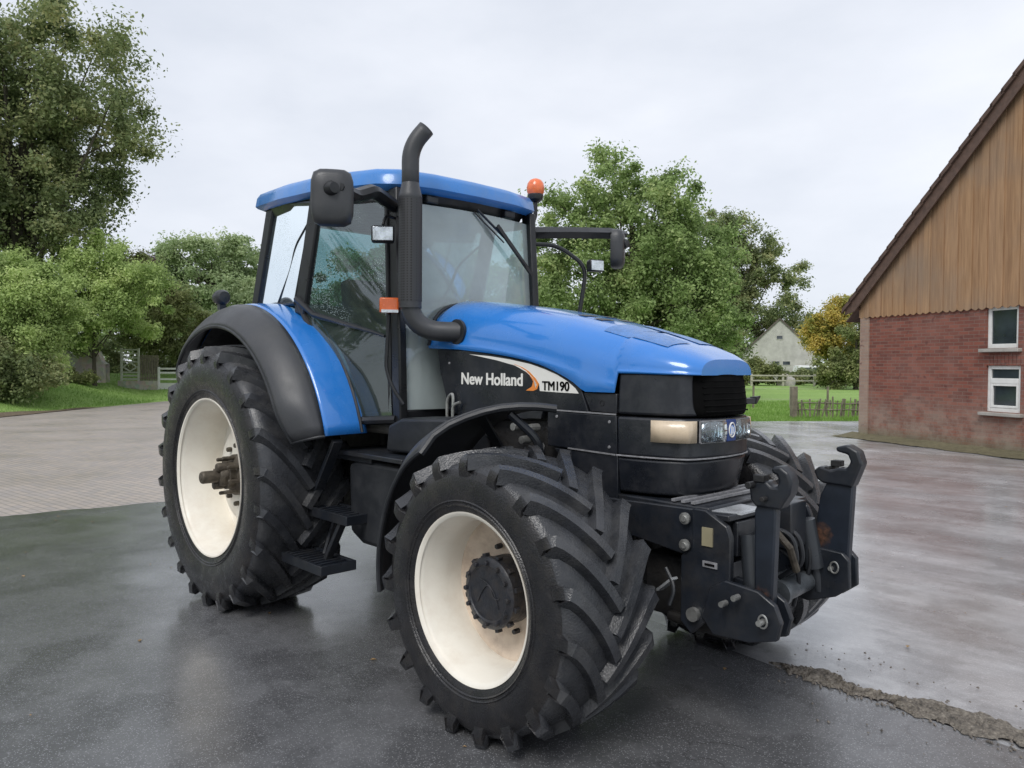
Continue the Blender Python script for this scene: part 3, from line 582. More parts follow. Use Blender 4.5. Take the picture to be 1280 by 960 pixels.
for flip in (0, 1):
    q = [(-.38, REA - .356 + .13), (-.38, REA - .356 + .02), (-.05, REA - .047 - .22), (BWID / 2, REA + SL * BWID / 2 - .22), (BWID / 2, REA + SL * BWID / 2 + .13)]
    mb.prism([(BWID - a, b) if flip else (a, b) for a, b in q], lambda a, b, t: bw(a, t, b), -.20, -.165)
bpart(mb, 'verge_board', MT['verge'], smooth=0)
mb = MB()   # verge tiles stepping up the slope
for s_ in (0, 1):
    d_ = -.44
    while d_ < BWID / 2:
        a, b = d_, d_ + .30
        za, zb = REA + .15 + SL * a, REA + .15 + SL * b
        q = [(a, za - .03), (a, za + .085), (b, zb + .05), (b, zb - .06)]
        if s_: q = [(BWID - x_, y_) for x_, y_ in q]
        mb.prism(q, lambda x_, y_, t: bw(x_, t, y_), -.255, -.205); d_ += .245
bpart(mb, 'verge_tiles', MT['tiles'], smooth=0)
mb = MB()   # soffit under the overhang
for s0, s1 in ((-.38, 0),): mb.add([bw(s0, -.16, REA - .16 + SL * s0), bw(s1, -.16, REA - .18), bw(s1, BLEN, REA - .18), bw(s0, BLEN, REA - .16 + SL * s0)], [(0, 1, 2, 3)])
bpart(mb, 'soffit', MT['verge'], smooth=0, solid=.02)
MT['white'] = mat('white_window_paint', (.74, .74, .72), .45, var=.05, dirt=(.4, .38, .33), dirt_amt=.3)
MT['winglass'] = mat('dark_window_glass', (.03, .04, .05), .06, var=.4, vs=2, coat=1, rvar=.03)
MT['stone'] = mat('pale_sill_stone', (.36, .34, .31), .8, var=.15)
def wframe(w, style):
    mb = MB(); u0, u1, z0, z1 = w; t_ = .075
    def bx(a, b, c, d, n0=.045, n1=.11): mb.box(bw((a + b) / 2, (n0 + n1) / 2, (c + d) / 2), (b - a, n1 - n0, d - c), Matrix.Rotation(math.atan2(BD.y, BD.x), 3, 'Z'))
    bx(u0, u0 + t_, z0, z1); bx(u1 - t_, u1, z0, z1); bx(u0 + t_, u1 - t_, z1 - t_, z1); bx(u0 + t_, u1 - t_, z0, z0 + t_ * 1.2)
    if style: bx(u0 + t_, u1 - t_, z1 - .37, z1 - .26, .03, .11); bx(u0 + t_, u0 + t_ + .045, z0 + .09, z1 - .37, .035, .10); bx(u1 - t_ - .045, u1 - t_, z0 + .09, z1 - .37, .035, .10); bx(u0 + t_ + .045, u1 - t_ - .045, z0 + .09, z0 + .14, .035, .10); bx(u0 + t_ + .045, u1 - t_ - .045, z1 - .42, z1 - .37, .035, .10)
    f_ = bpart(mb, 'window', MT['white'], bevel=.006)
    g = MB().add([bw(u0, .08, z0), bw(u1, .08, z0), bw(u1, .08, z1), bw(u0, .08, z1)], [(0, 1, 2, 3)]).build('pane', MT['winglass'], f_, smooth=0)
    g2 = MB(); g2.box(bw((u0 + u1) / 2, -.02, z0 - .045), (u1 - u0 + .18, .20, .07), Matrix.Rotation(math.atan2(BD.y, BD.x), 3, 'Z')); g2.build('sill', MT['stone'], f_, bevel=.01)
for i, w in enumerate(wins): wframe(w, i in (1, 2))
for w in (wins[1], wins[2]):
    mb = MB()
    for i in range(int((w[1] - w[0]) / .085) + 1): mb.box(bw(w[0] + .04 + i * .085, -.002, w[3] + .12), (.07, .012, .23), Matrix.Rotation(math.atan2(BD.y, BD.x), 3, 'Z'))
    bpart(mb, 'window_lintel', MT['brick'], bevel=.004)
# mossy strip along the wall
mb = MB(); rows = []
for i in range(60):
    u = -.3 + i * .16
    rows.append([tuple(bw(u, -.62 - .05 * math.sin(i * .9) + .66 * j / 6, -.004 + .09 * (j / 6) ** 1.6 + random.uniform(0, .012))) for j in range(7)])
MT['moss'] = grass_mat('mossy_soil', (.10, .09, .05), (.19, .17, .10))
tag(mb.grid(rows).build('mossy_strip', MT['moss']), None, None, None, 'structure')

# ------------------------------------------------------------------ far house, vehicle, fences
def local(name, D, S, label, cat, group=None, z=0):
    o = empty(name, P(D, S, z)); o.rotation_euler = (0, 0, math.atan2(SV.y, SV.x)); return tag(o, label, cat, group)
MT['render'] = mat('grey_weathered_render', (.46, .45, .42), .9, var=.15, vs=1.2, dirt=(.28, .27, .25), dirt_amt=.7, dirt_scale=.9)
MT['slate'] = mat('dark_house_roof', (.11, .09, .08), .8, var=.2, vs=4)
hs = local('house', 85, 29.6, 'grey rendered house with steep gable beyond the meadow', 'house'); hs.rotation_euler.z -= math.radians(19)
g = MB(); g.prism([(-3.9, 0), (3.9, 0), (3.9, 3.2), (0, 6.95), (-3.9, 3.2)], lambda a, b, t: (a, t, b), 0, 12); g.build('wall', MT['render'], hs, smooth=0)
g = MB()
for s in (-1, 1): g.add([(s * 4.15, -.15, 3.05), (0, -.15, 7.07), (0, 12.2, 7.07), (s * 4.15, 12.2, 3.05)], [(0, 1, 2, 3)])
g.build('roof', MT['slate'], hs, smooth=0, solid=.16)
for x_, z_, w_, h_ in ((-.35, 2.15, .75, .38), (.75, 2.15, .75, .38), (0, 5.0, .6, .35)):
    wf = MB(); 
    for a, b, c, d in ((x_ - w_ / 2 - .06, x_ + w_ / 2 + .06, z_ - h_ / 2 - .06, z_ - h_ / 2), (x_ - w_ / 2 - .06, x_ + w_ / 2 + .06, z_ + h_ / 2, z_ + h_ / 2 + .06), (x_ - w_ / 2 - .06, x_ - w_ / 2, z_ - h_ / 2, z_ + h_ / 2), (x_ + w_ / 2, x_ + w_ / 2 + .06, z_ - h_ / 2, z_ + h_ / 2)):
        wf.box(((a + b) / 2, -.03, (c + d) / 2), (b - a, .05, d - c))
    wf = wf.build('window', MT['render'], hs); MB().box((x_, -.015, z_), (w_, .02, h_)).build('pane', MT['winglass'], wf)
# small white vehicle by the house
van = local('van', 82, 32.4, 'small white van parked beside the grey house behind the hedge', 'van')
MT['vanwhite'] = mat('white_vehicle_paint', (.78, .79, .80), .3, var=.03, coat=.5)
g = MB(); g.prism([(-2.1, .35), (2.1, .35), (2.15, 1.0), (1.5, 1.15), (1.0, 1.85), (-2.0, 1.9), (-2.15, 1.2)], lambda a, b, t: (a, t, b), -.85, .85); g.build('body', MT['vanwhite'], van, bevel=.08)
for x0, x1 in ((-1.8, -.7), (-.6, .3), (.4, 1.0)): MB().box(((x0 + x1) / 2, -.86, 1.45), (x1 - x0, .02, .45)).build('side_window', MT['winglass'], van)
for x_ in (-1.35, 1.35): MB().lathe([(.0, -.1), (.34, -.1), (.36, 0), (.34, .1), (0, .1)], 20, 'y', (x_, -.8, .35)).build('wheel', MT['rubber'], van)
for x_, y_, in ((2.16, -.55), (2.16, .55)): MB().box((x_ - .02, y_, .85), (.06, .3, .16)).build('headlight', MT['lamp'], van)
tree('shrub', 'dark green clipped shrub in front of the grey gable', 'shrub', P(76, 28.3, 0), [(0, 0, .85, 1.4, 1.4, .75), (1.3, 1.3, .7, 1, 1, .6)], 50, .4, 9000, .12, lm_dark, .08, 'shrubs by the far house', 8)
tree('shrub', 'olive green shrub covering the left foot of the grey gable', 'shrub', P(74, 23.4, 0), [(0, 0, 1.2, 1.5, 1.5, 1.3), (-1.4, -1.4, 1.1, 1.4, 1.4, 1.1), (1.1, 1.1, 1, 1.2, 1.2, 1)], 70, .5, 14000, .12, lm_olive, .1, 'shrubs by the far house', 8)
tree('shrub', 'wide green hedge shrub below the white van', 'shrub', P(76, 32.2, 0), [(0, 0, .55, 2.2, 2.2, .55), (2.2, 2.2, .6, 1.5, 1.5, .8)], 60, .4, 10000, .12, lm_dark, .08, 'shrubs by the far house', 8)
tree('tree', 'mid green tree filling the gap behind the bonnet and olive shrub', 'tree', P(58, 14.2, 0), [(0, 0, 3.2, 3, 3, 3.2), (1.2, 1.2, 2.0, 1.8, 1.8, 2.0)], 110, .8, 26000, .14, lm_dark, .25, G, 14)
MT['boulder'] = mat('pale_boulder', (.42, .40, .37), .9, var=.2, bump=.5, bs=5)
g = MB(); g.lathe([(0.02, 1.05), (.45, .95), (.8, .6), (.95, .2), (.9, -.1)], 14, 'z'); b_ = g.build('boulder', MT['boulder']); b_.location = P(74, 26.4, 0); tag(b_, 'pale rounded boulder beside the rail fence', 'boulder')
for v_ in b_.data.vertices: v_.co *= random.uniform(.9, 1.1)
# white rail fence across the meadow
MT['palewood'] = mat('pale_fence_wood', (.42, .40, .34), .8, var=.2)
rf = local('rail_fence', 72, 22.5, 'pale two rail fence running across the far edge of the meadow', 'fence')
for i in range(9): MB().box((i * 2.95, 0, .5), (.2, .14, 1.15)).build('post', MT['palewood'], rf, bevel=.02)
for z_ in (.92, .45):
    MB().bar((-.1, -.09, z_), (23.8, -.09, z_), .05, .13).build('rail', MT['palewood'], rf)
# low stake fence by the road
MT['greywood'] = mat('grey_weathered_wood', (.19, .165, .13), .9, var=.35, vs=6)
p0 = Vector((-7.25, 22.4, 0)); p1 = Vector((-2.6, 29.2, 0)); 
lf = empty('stake_fence', p0); lf.rotation_euler = (0, 0, math.atan2(p1.y - p0.y, p1.x - p0.x)); tag(lf, 'low fence of uneven weathered stakes beside the road', 'fence')
MB().box((0, 0, .5), (.20, .20, 1.12)).build('gate_post', MT['greywood'], lf, bevel=.02)
Lf = 8.
for i in range(72):
    x_ = .22 + i * Lf / 72; h_ = random.uniform(.42, .72)
    MB().bar((x_ + random.uniform(-.05, .05), random.uniform(-.05, .05), -.05), (x_ + random.uniform(-.09, .09), random.uniform(-.08, .08), h_), random.uniform(.03, .07), random.uniform(.03, .05)).build('stake', MT['greywood'], lf)
for z_ in (.2, .45): MB().tube([(0.1 + Lf * i / 12, random.uniform(-.03, .03), z_ + random.uniform(-.04, .04)) for i in range(13)], .022, 6).build('rail', MT['greywood'], lf)
wire = local('wire_fence', 33, 7.2, 'thin wire fence on small posts across the near meadow', 'fence')
for i in range(5): MB().box((i * 1.6, 0, .45), (.07, .07, .95)).build('post', MT['greywood'] if i != 3 else MT['palewood'], wire)
for z_ in (.35, .8): MB().tube([(0, 0, z_), (6.4, 0, z_)], .006, 5).build('wire', MT['palewood'], wire)
# stone wall on the left bank
def stone_mat():
    m, t, n, l, p = nodes('rubble_stone'); c = n.new('ShaderNodeTexCoord').outputs['Object']
    v = n.new('ShaderNodeTexVoronoi'); v.inputs['Scale'].default_value = 5; l.new(c, v.inputs['Vector'])
    o = mixc(n, l, .5, ramp(n, l, noise(n, l, c, 2.5, 7, .7), [(.3, (.34, .31, .28)), (.7, (.60, .57, .52))]), v.outputs['Color'], 'MULTIPLY')
    o = mixc(n, l, .6, o, (.50, .47, .42)); l.new(o, p.inputs['Base Color']); p.inputs['Roughness'].default_value = .9
    b = n.new('ShaderNodeBump'); b.inputs['Distance'].default_value = .04; l.new(v.outputs['Distance'], b.inputs['Height']); l.new(b.outputs[0], p.inputs['Normal']); return m
MT['rubblestone'] = stone_mat()
sw = local('stone_wall', 36.6, -21.7, 'pale old stone wall half hidden under the bushes on the bank', 'wall', z=.8)
g = MB(); rows = []
for i in range(14):
    x_ = -.2 + i * .2; h_ = 1.35 + .15 * math.sin(i * .7) + random.uniform(-.06, .06) - (.5 if i > 11 else 0)
    rows.append([(x_, -.2 + random.uniform(-.03, .03), 0), (x_, -.2 + random.uniform(-.05, .05), h_ * .5), (x_, -.17, h_), (x_, .2, h_), (x_, .2, 0)])
g.grid(rows).build('stones', MT['rubblestone'], sw)
# garden trellis fence
MT['greenwood'] = mat('pale_green_trellis', (.48, .50, .42), .8, var=.1)
tf = local('trellis_fence', 38, -19.35, 'garden fence with diamond trellis panel on a low wall', 'fence', z=.45)
g = MB(); g.box((.85, 0, .14), (1.95, .25, .55)); g.build('base_wall', MT['rubblestone'], tf)
MT['pinkbrick'] = mat('faded_pink_brick', (.30, .19, .16), .9, var=.25)
g = MB()
for x_ in (0, .85): g.box((x_, 0, 1.22), (.08, .08, 1.6))
for z_ in (.5, .66, .83, 1.35, 1.55, 1.75, 1.95): g.bar((.04, 0, z_), (.81, 0, z_), .03, .07)
for a, b in (((.08, 1.09), (.42, .88)), ((.42, .88), (.78, 1.09)), ((.78, 1.09), (.42, 1.32)), ((.42, 1.32), (.08, 1.09))): g.bar((a[0], -.02, a[1]), (b[0], -.02, b[1]), .03, .06)
g.build('diamond_panel', MT['greenwood'], tf)
g = MB()
for i in range(11): g.box((.95 + i * .085, 0, 1.05), (.05, .03, 1.25 + .04 * (i % 2)))
for z_ in (.55, 1.5): g.bar((.9, .03, z_), (1.85, .03, z_), .03, .07)
g.build('picket_panel', MT['greywood'], tf)
wg = local('gate', 38, -17.5, 'small white painted gate at the end of the trellis fence', 'gate', z=.35)
g = MB()
for x_ in (0, 1.0): g.box((x_, 0, .6), (.09, .07, 1.2))
for z_ in (1.12, .92, .6): g.bar((.05, 0, z_), (.95, 0, z_), .04, .09)
g.build('frame', MT['white'], wg)
MB().box((.5, 0, .25), (.9, .03, .32)).build('kick_board', MT['white'], wg)

# ================================================================== THE TRACTOR
TR = tag(empty('tractor'), 'large blue farm tractor with cream rims and black front linkage, parked on wet asphalt', 'tractor')
RX, RZ, RR, RY = 0, .930, .958, .963
FX, FZ, FR, FY = 2.79, .662, .689, .902

def tyre_mesh(R, W, rr, lug, N_, lw, sweep, prof, parent):
    mb = MB(); pr = [( r, w) for w, r in prof] + []
    full = [(r, -w) for w, r in prof[::-1]] + [(r, w) for w, r in prof[1:]]
    mb.lathe(full, 120)
    Rc = R - lug; hw = W / 2
    ws = [p[0] for p in prof]; rs_ = [p[1] for p in prof]
    for side in (-1, 1):
        for k in range(N_):
            th0 = 2 * pi * (k + (.5 if side > 0 else 0)) / N_
            secs = []
            S_ = 9
            for i in range(S_ + 1):
                t = i / S_; w = -.012 + (hw * .93 + .012) * t; th = th0 + sweep * (1 - t) ** 1.25 * 1.0
                rt = R - .016 * (max(w, 0) / hw) ** 2 * (R / .69); rb = Rc - .02 - .02 * t * t
                secs.append((w, rt, w, rb, th, lw * (1 + .25 * t)))
            thE = th0 - .012
            secs.append((hw * .985, R - .038 * R / .69, hw * .90, R - .110 * R / .69, thE, lw * 1.3))
            secs.append((hw * 1.015, R - .080 * R / .69, hw * .955, R - .135 * R / .69, thE - .004, lw * 1.25))
            vs = []
            for i, (wt, rt, wb, rb, th, l_) in enumerate(secs):
                # direction perpendicular to the lug in the (theta,w) surface
                j0, j1 = max(i - 1, 0), min(i + 1, S_); a, b = secs[j0], secs[j1] if i <= S_ else secs[S_]
                if i > S_: tx, tw = 0., 1.
                else:
                    tx = (b[4] - a[4]) * R; tw = b[0] - a[0]; q = math.hypot(tx, tw) or 1; tx /= q; tw /= q
                px_, pw = tw, -tx
                for (w0, r0, hw_) in ((wb, rb, l_ * .78), (wt, rt, l_ * .46)):
                    for s_ in ((-1, 1) if r0 == rb else (1, -1)):
                        th_ = th + s_ * hw_ * px_ / R; w_ = w0 + s_ * hw_ * pw
                        vs.append((r0 * math.sin(th_), side * w_, r0 * math.cos(th_)))
            m = len(secs); fs = [(0, 1, 2, 3), tuple((m - 1) * 4 + q for q in (3, 2, 1, 0))]
            for i in range(m - 1):
                for q in range(4): fs.append((i * 4 + q, i * 4 + (q + 1) % 4, (i + 1) * 4 + (q + 1) % 4, (i + 1) * 4 + q))
            mb.add(vs, fs)
    # sidewall ribs
    for side in (-1, 1):
        for r_ in (rr + .045, rr + .062): mb.lathe([(r_ - .006, side * (interp(r_, rs_[::-1], ws[::-1]))), (r_, side * (interp(r_, rs_[::-1], ws[::-1]) + .006)), (r_ + .006, side * (interp(r_, rs_[::-1], ws[::-1])))], 96)
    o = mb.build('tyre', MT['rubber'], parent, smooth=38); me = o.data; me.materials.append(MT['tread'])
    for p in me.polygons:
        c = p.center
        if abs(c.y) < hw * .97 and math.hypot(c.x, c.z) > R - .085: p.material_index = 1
    return o
fprof = [(0, .645), (.12, .643), (.20, .637), (.25, .626), (.276, .603), (.294, .56), (.297, .49), (.289, .44), (.277, .412), (.268, .398), (.24, .39)]
rprof = [(0, .906), (.14, .905), (.23, .899), (.28, .886), (.308, .862), (.328, .81), (.332, .73), (.325, .67), (.312, .62), (.302, .585), (.296, .566), (.27, .555)]
def wheel(front):
    w = empty('front_wheel' if front else 'rear_wheel', (FX, -FY, FZ) if front else (RX, -RY, RZ), TR)
    if front:
        tyre_mesh(FR, .595, .395, .044, 19, .046, .50, fprof, w)
        g = MB(); g.lathe([(.383, .262), (.396, .274), (.404, .276), (.404, .270), (.392, .262), (.383, .250), (.376, .235), (.368, .20), (.352, .165), (.348, .10), (.345, -.05), (.355, -.2), (.376, -.235), (.40, -.276)][::1], 96)
        for v in range(len(g.v)): g.v[v] = (g.v[v][0], -g.v[v][1], g.v[v][2])
        g.build('rim', MT['cream'], w)
        g = MB(); g.lathe([(.347, -.0), (.325, -.004), (.30, -.02), (.24, -.035), (.18, -.03), (.0, -.03)], 80)
        for v in range(len(g.v)): g.v[v] = (g.v[v][0], -g.v[v][1] - .02, g.v[v][2])
        g.build('disc', MT['creamdusty'], w)
        g = MB(); g.lathe([(.165, .0), (.165, .10), (.172, .105), (.172, .135), (.160, .145), (.135, .150), (.128, .143), (.0, .143)][::1], 72)
        g.tube(bez((-.07, .146, -.05), (.0, .146, .09), (.03, .146, .01), 8) + bez((.03, .146, .01), (.04, .146, -.03), (.08, .146, -.01), 5)[1:], .003, 6); g.tube(bez((-.05, .146, .06), (.05, .146, .05), (.075, .146, -.06), 8), .0025, 6)
        for k in range(12):
            a = 2 * pi * k / 12; g.lathe([(0, .165), (.011, .165), (.013, .158), (.013, .135)], 6, 'y', (.147 * math.sin(a), 0, .147 * math.cos(a)))
            g.box((.176 * math.sin(a + .26), .115, .176 * math.cos(a + .26)), (.022, .03, .022), Matrix.Rotation(-(a + .26), 3, 'Y').inverted() if False else Matrix.Rotation(a + .26, 3, 'Y'))
        for v in range(len(g.v)): g.v[v] = (g.v[v][0], -g.v[v][1], g.v[v][2])
        g.build('hub', MT['hub'], w, bevel=.002)
        g = MB()
        for k in range(10):
            a = 2 * pi * (k + .5) / 10; g.lathe([(0, .035), (.012, .035), (.014, .028), (.014, 0)], 6, 'y', (.205 * math.sin(a), 0, .205 * math.cos(a)))
        for v in range(len(g.v)): g.v[v] = (g.v[v][0], -g.v[v][1], g.v[v][2])
        g.build('wheel_nuts', MT['hub'], w)
    else:
        tyre_mesh(RR, .658, .566, .050, 22, .046, .42, rprof, w)
        g = MB(); g.lathe([(.548, .290), (.560, .303), (.570, .305), (.570, .298), (.558, .290), (.548, .275), (.538, .255), (.528, .21), (.505, .165), (.50, .06), (.50, -.06), (.512, -.2), (.54, -.255), (.565, -.303)], 110)
        for v in range(len(g.v)): g.v[v] = (g.v[v][0], -g.v[v][1], g.v[v][2])
        g.build('rim', MT['cream'], w)
        g = MB(); g.lathe([(.502, -.02), (.46, -.03), (.40, -.0), (.34, .05), (.25, .065), (.0, .065)], 90)
        for v in range(len(g.v)): g.v[v] = (g.v[v][0], -g.v[v][1], g.v[v][2])
        g.build('disc', MT['cream'], w)
        g = MB(); g.lathe([(.150, .06), (.150, .10), (.125, .115), (.10, .12), (.10, .17), (.045, .175), (.045, .335), (.038, .345), (.0, .345)], 48)
        g.lathe([(.018, .34), (.02, .349), (.0, .349)], 16)
        for a in (0.4, .4 + pi):
            g.lathe([(0, .245), (.028, .245), (.034, .235), (.034, .10)], 10, 'y', (.072 * math.sin(a), 0, .072 * math.cos(a)))
        g.lathe([(.0, .225), (.062, .225), (.070, .215), (.085, .150), (.090, .12)], 12)
        g.box((0, .185, 0), (.15, .035, .075), Matrix.Rotation(.4, 3, 'Y'))
        for k in range(8):
            a = 2 * pi * k / 8 + .2; g.lathe([(0, .20), (.013, .20), (.015, .19), (.015, .07)], 6, 'y', (.132 * math.sin(a), 0, .132 * math.cos(a)))
        for v in range(len(g.v)): g.v[v] = (g.v[v][0], -g.v[v][1], g.v[v][2])
        g.build('axle_stub', MT['axle'], w, bevel=.004)
        g = MB()
        for k in range(10):
            a = 2 * pi * k / 10; g.lathe([(0, .10), (.016, .10), (.018, .09), (.018, .05)], 6, 'y', (.215 * math.sin(a), 0, .215 * math.cos(a)))
        for v in range(len(g.v)): g.v[v] = (g.v[v][0], -g.v[v][1], g.v[v][2])
        g.build('wheel_nuts', MT['axle'], w)
    return w
def mirror_copy(root):
    for ch in list(root.children):
        if ch.name.startswith('wheel_nuts'): split_loose(ch, 'wheel_nut')
    c = root.copy(); col.objects.link(c); c.location.y *= -1; c.scale = (1, -1, 1)
    for ch in root.children:
        d = ch.copy(); col.objects.link(d); d.parent = c
    return c
for fr_ in (True, False):
    far_ = mirror_copy(wheel(fr_))
    if fr_: far_.location = (FX + .06, FY + .07, FZ)

# ---- chassis, axles, engine underneath
g = MB(); g.box((1.2, 0, .93), (3.4, .52, .60)); g.box((.3, 0, .95), (1.0, .62, .75)); g.box((2.2, 0, 1.15), (1.6, .5, .5)); g.box((2.3, 0, .72), (.9, .36, .3)); g.box((.2, 0, .6), (.8, .3, .25))
g.build('engine_block', MT['under'], TR, bevel=.04)
g = MB(); g.lathe([(.0, -.80), (.17, -.80), (.19, -.55), (.15, -.40), (.26, -.25), (.26, .25), (.15, .40), (.19, .55), (.17, .80), (0, .80)], 28, 'y', (0, 0, .93)); g.build('rear_axle', MT['under'], TR)
g = MB(); g.lathe([(.0, -.85), (.165, -.85), (.165, -.72), (.10, -.66), (.085, -.35), (.15, -.18), (.15, .18), (.085, .35), (.10, .66), (.165, .72), (.165, .85), (0, .85)], 24, 'y', (FX, 0, .66)); g.box((FX, 0, .78), (.4, .34, .28))
for s in (-1, 1): g.box((FX - .02, s * .64, .66), (.18, .12, .42)); g.tube([(FX - .22, s * .62, .62), (FX - .24, s * .18, .62)], .028, 8)
g.build('front_axle', MT['under'], TR, bevel=.02)
g = MB()
for s in (-1, 1):
    g.tube(path([(2.45, s * .3, 1.35), (2.5, s * .45, 1.05), (2.7, s * .48, .9)], .08), .014, 7); g.tube(path([(2.3, s * .3, 1.3), (2.42, s * .5, 1.1), (2.62, s * .55, .78)], .08), .012, 7)
    g.tube(path([(1.7, s * .5, 1.35), (1.9, s * .47, 1.45), (2.2, s * .45, 1.3)], .08), .013, 7)
g.build('hydraulic_hoses', MT['plastic'], TR)
g = MB()   # pipes above the front wheel beside the engine
for i, (x_, z_) in enumerate(((2.35, 1.40), (2.42, 1.33), (2.48, 1.40))): g.lathe([(0, -.47), (.022, -.47), (.024, -.45), (.024, -.40)], 10, 'y', (x_, 0, z_))
g.tube(path([(1.72, -.44, 1.42), (1.72, -.44, 1.54), (1.78, -.44, 1.58), (1.78, -.44, 1.44)], .04), .010, 8); g.tube(path([(1.80, -.46, 1.40), (1.80, -.46, 1.5), (1.86, -.45, 1.52)], .03), .010, 8)
g.build('engine_fittings', MT['bolt'], TR)

# ---- bonnet
HX = [1.52, 1.56, 1.62, 1.8, 2.1, 2.4, 2.6, 2.75, 2.86, 3.0, 3.15, 3.27, 3.35, 3.40, 3.43]
def h_top(x): return interp(x, [1.5, 1.62, 1.9, 2.27, 2.6, 2.88, 3.1, 3.25, 3.35, 3.43], [2.165, 2.175, 2.15, 2.095, 2.035, 1.97, 1.91, 1.862, 1.825, 1.785])
def h_w(x): return interp(x, [1.5, 2.2, 2.8, 3.0, 3.2, 3.33, 3.40, 3.43], [.428, .418, .402, .388, .352, .312, .272, .235])
def h_bot(x): return interp(x, [1.5, 1.9, 2.256, 2.42, 2.523, 2.62, 2.696, 2.75, 2.79, 2.83, 3.02, 3.03, 3.43], [1.855, 1.842, 1.800, 1.773, 1.748, 1.715, 1.685, 1.658, 1.63, 1.612, 1.612, 1.712, 1.705])
hx = sorted(set(HX + [2.2, 2.3, 2.5, 2.55, 2.65, 2.7, 2.8, 2.83, 2.92, 3.015, 3.035]))
rows = []
for x in hx:
    t = h_top(x); w = h_w(x); b = h_bot(x); r_ = []
    if x < 1.6: t -= .035 * (1.6 - x) / .08; 
    sh = min(.26, (t - b) * .9)
    pr = [(1.0, b)]
    nS = 5; zsh = t - sh
    for i in range(1, nS): pr.append((1.0 + .018 * math.sin(pi * i / nS), b + (zsh - b) * i / nS))
    for i in range(0, 13):
        a = pi / 2 * i / 12; pr.append((max(math.cos(a), 0) ** .54, zsh + sh * (math.sin(a) ** .95)))
    half = [(-w * q, z) for q, z in pr]
    sec = half + [(-y, z) for y, z in half[-2::-1]]
    rows.append([(x, y, z) for y, z in sec])
g = MB(); g.grid(rows); n_ = len(rows[0])
g.add(rows[0], [tuple(range(n_))]); g.add(rows[-1], [tuple(range(n_))[::-1]])
g.build('bonnet', MT['blue'], TR, smooth=50)
# bonnet rear seal and dark insets on top
g = MB(); rr0 = rows[1]; g.tube([(1.53, p[1] * 1.012, p[2] + .004) for p in rr0[2:-2]], .012, 7); g.build('bonnet_seal', MT['plastic'], TR)
def on_hood(x, f_):   # point on bonnet top at fraction f_ of half width (sign = side)
    t = h_top(x); w = h_w(x); sh = min(.26, (t - h_bot(x)) * .9); y = abs(f_); a = math.acos(min(1, y ** (1 / .54)) ** 1.0) if y > 0 else pi / 2
    return Vector((x, math.copysign(w * y, f_), t - sh + sh * (math.sin(a) ** .95)))
g = MB()
for s in (-1, 1):
    g.grid([[on_hood(x, s * (.12 + .60 * j / 6)) + Vector((0, 0, .003)) for j in range(7)] for x in [2.86 + .38 * i / 10 for i in range(11)]])
o_ = g.build('bonnet_vent', mat('blue_grey_vent', (.07, .19, .46), .32, var=.2, vs=40), TR); o_['label'] = 'grey blue mesh inset on the bonnet slope'
g = MB()
for s in (-1, 1):
    for q in range(2): g.grid([[on_hood(x, s * (.10 + .30 * j / 5)) + Vector((0, 0, .003)) for j in range(6)] for x in [2.56 + q * .12 + .06 * i / 3 for i in range(4)]])
g.build('bonnet_slots', MT['plastic'], TR)

# ---- side panels (in their own slightly tapering plane)
def pl(x, z, off=0, s=-1):
    y = -.422 + (x - 1.6) * (.045 / 1.4) - off; return Vector((x, y * (-s), z)) if False else Vector((x, y if s < 0 else -y, z))
def plate(poly, m, name, off0=-.03, off1=0, parent=TR, bevel=.004, both=True):
    ob = None
    for s in ((-1, 1) if both else (-1,)):
        g = MB(); g.prism(poly, lambda a, b, t: pl(a, b, t, s), off0, off1); q = g.build(name, m, parent, bevel=bevel); ob = ob or q
    return ob
panel_top = [(1.60, 1.845), (1.9, 1.838), (2.256, 1.795), (2.42, 1.768), (2.523, 1.743), (2.62, 1.71), (2.696, 1.68), (2.75, 1.652), (2.79, 1.625)]
P1 = plate(panel_top + [(2.84, 1.50), (2.60, 1.505), (2.53, 1.52), (2.50, 1.45), (1.86, 1.42), (1.72, 1.46), (1.63, 1.70)], MT['panel'], 'badge_panel', -.035, .004)
plate([(2.80, 1.606), (3.022, 1.606), (3.022, 1.505), (2.85, 1.51)], MT['panel'], 'side_panel', -.03, .0)
plate([(2.55, 1.497), (3.022, 1.492), (3.028, 1.296), (2.55, 1.305)], MT['panel'], 'side_panel', -.03, .002)
plate([(2.60, 1.296), (3.03, 1.286), (3.03, 1.07), (2.78, 1.07)], MT['panel'], 'side_panel', -.03, -.002)
plate([(1.78, 1.40), (2.54, 1.44), (2.54, 1.05), (1.78, 1.05)], MT['under'], 'engine_side', -.10, -.06)
MT['edge'] = mat('worn_panel_edge', (.22, .22, .23), .4, var=.3, vs=30)  # pale grey for panel edges, bezels and bumper bars
for s in (-1,):
    g = MB()
    for a, b in (((2.56, 1.505), (3.02, 1.500)), ((2.70, 1.303), (3.02, 1.293))): g.bar(pl(a[0], a[1], .002), pl(b[0], b[1], .002), .006, .008)
    g.build('panel_edge', MT['edge'], TR)
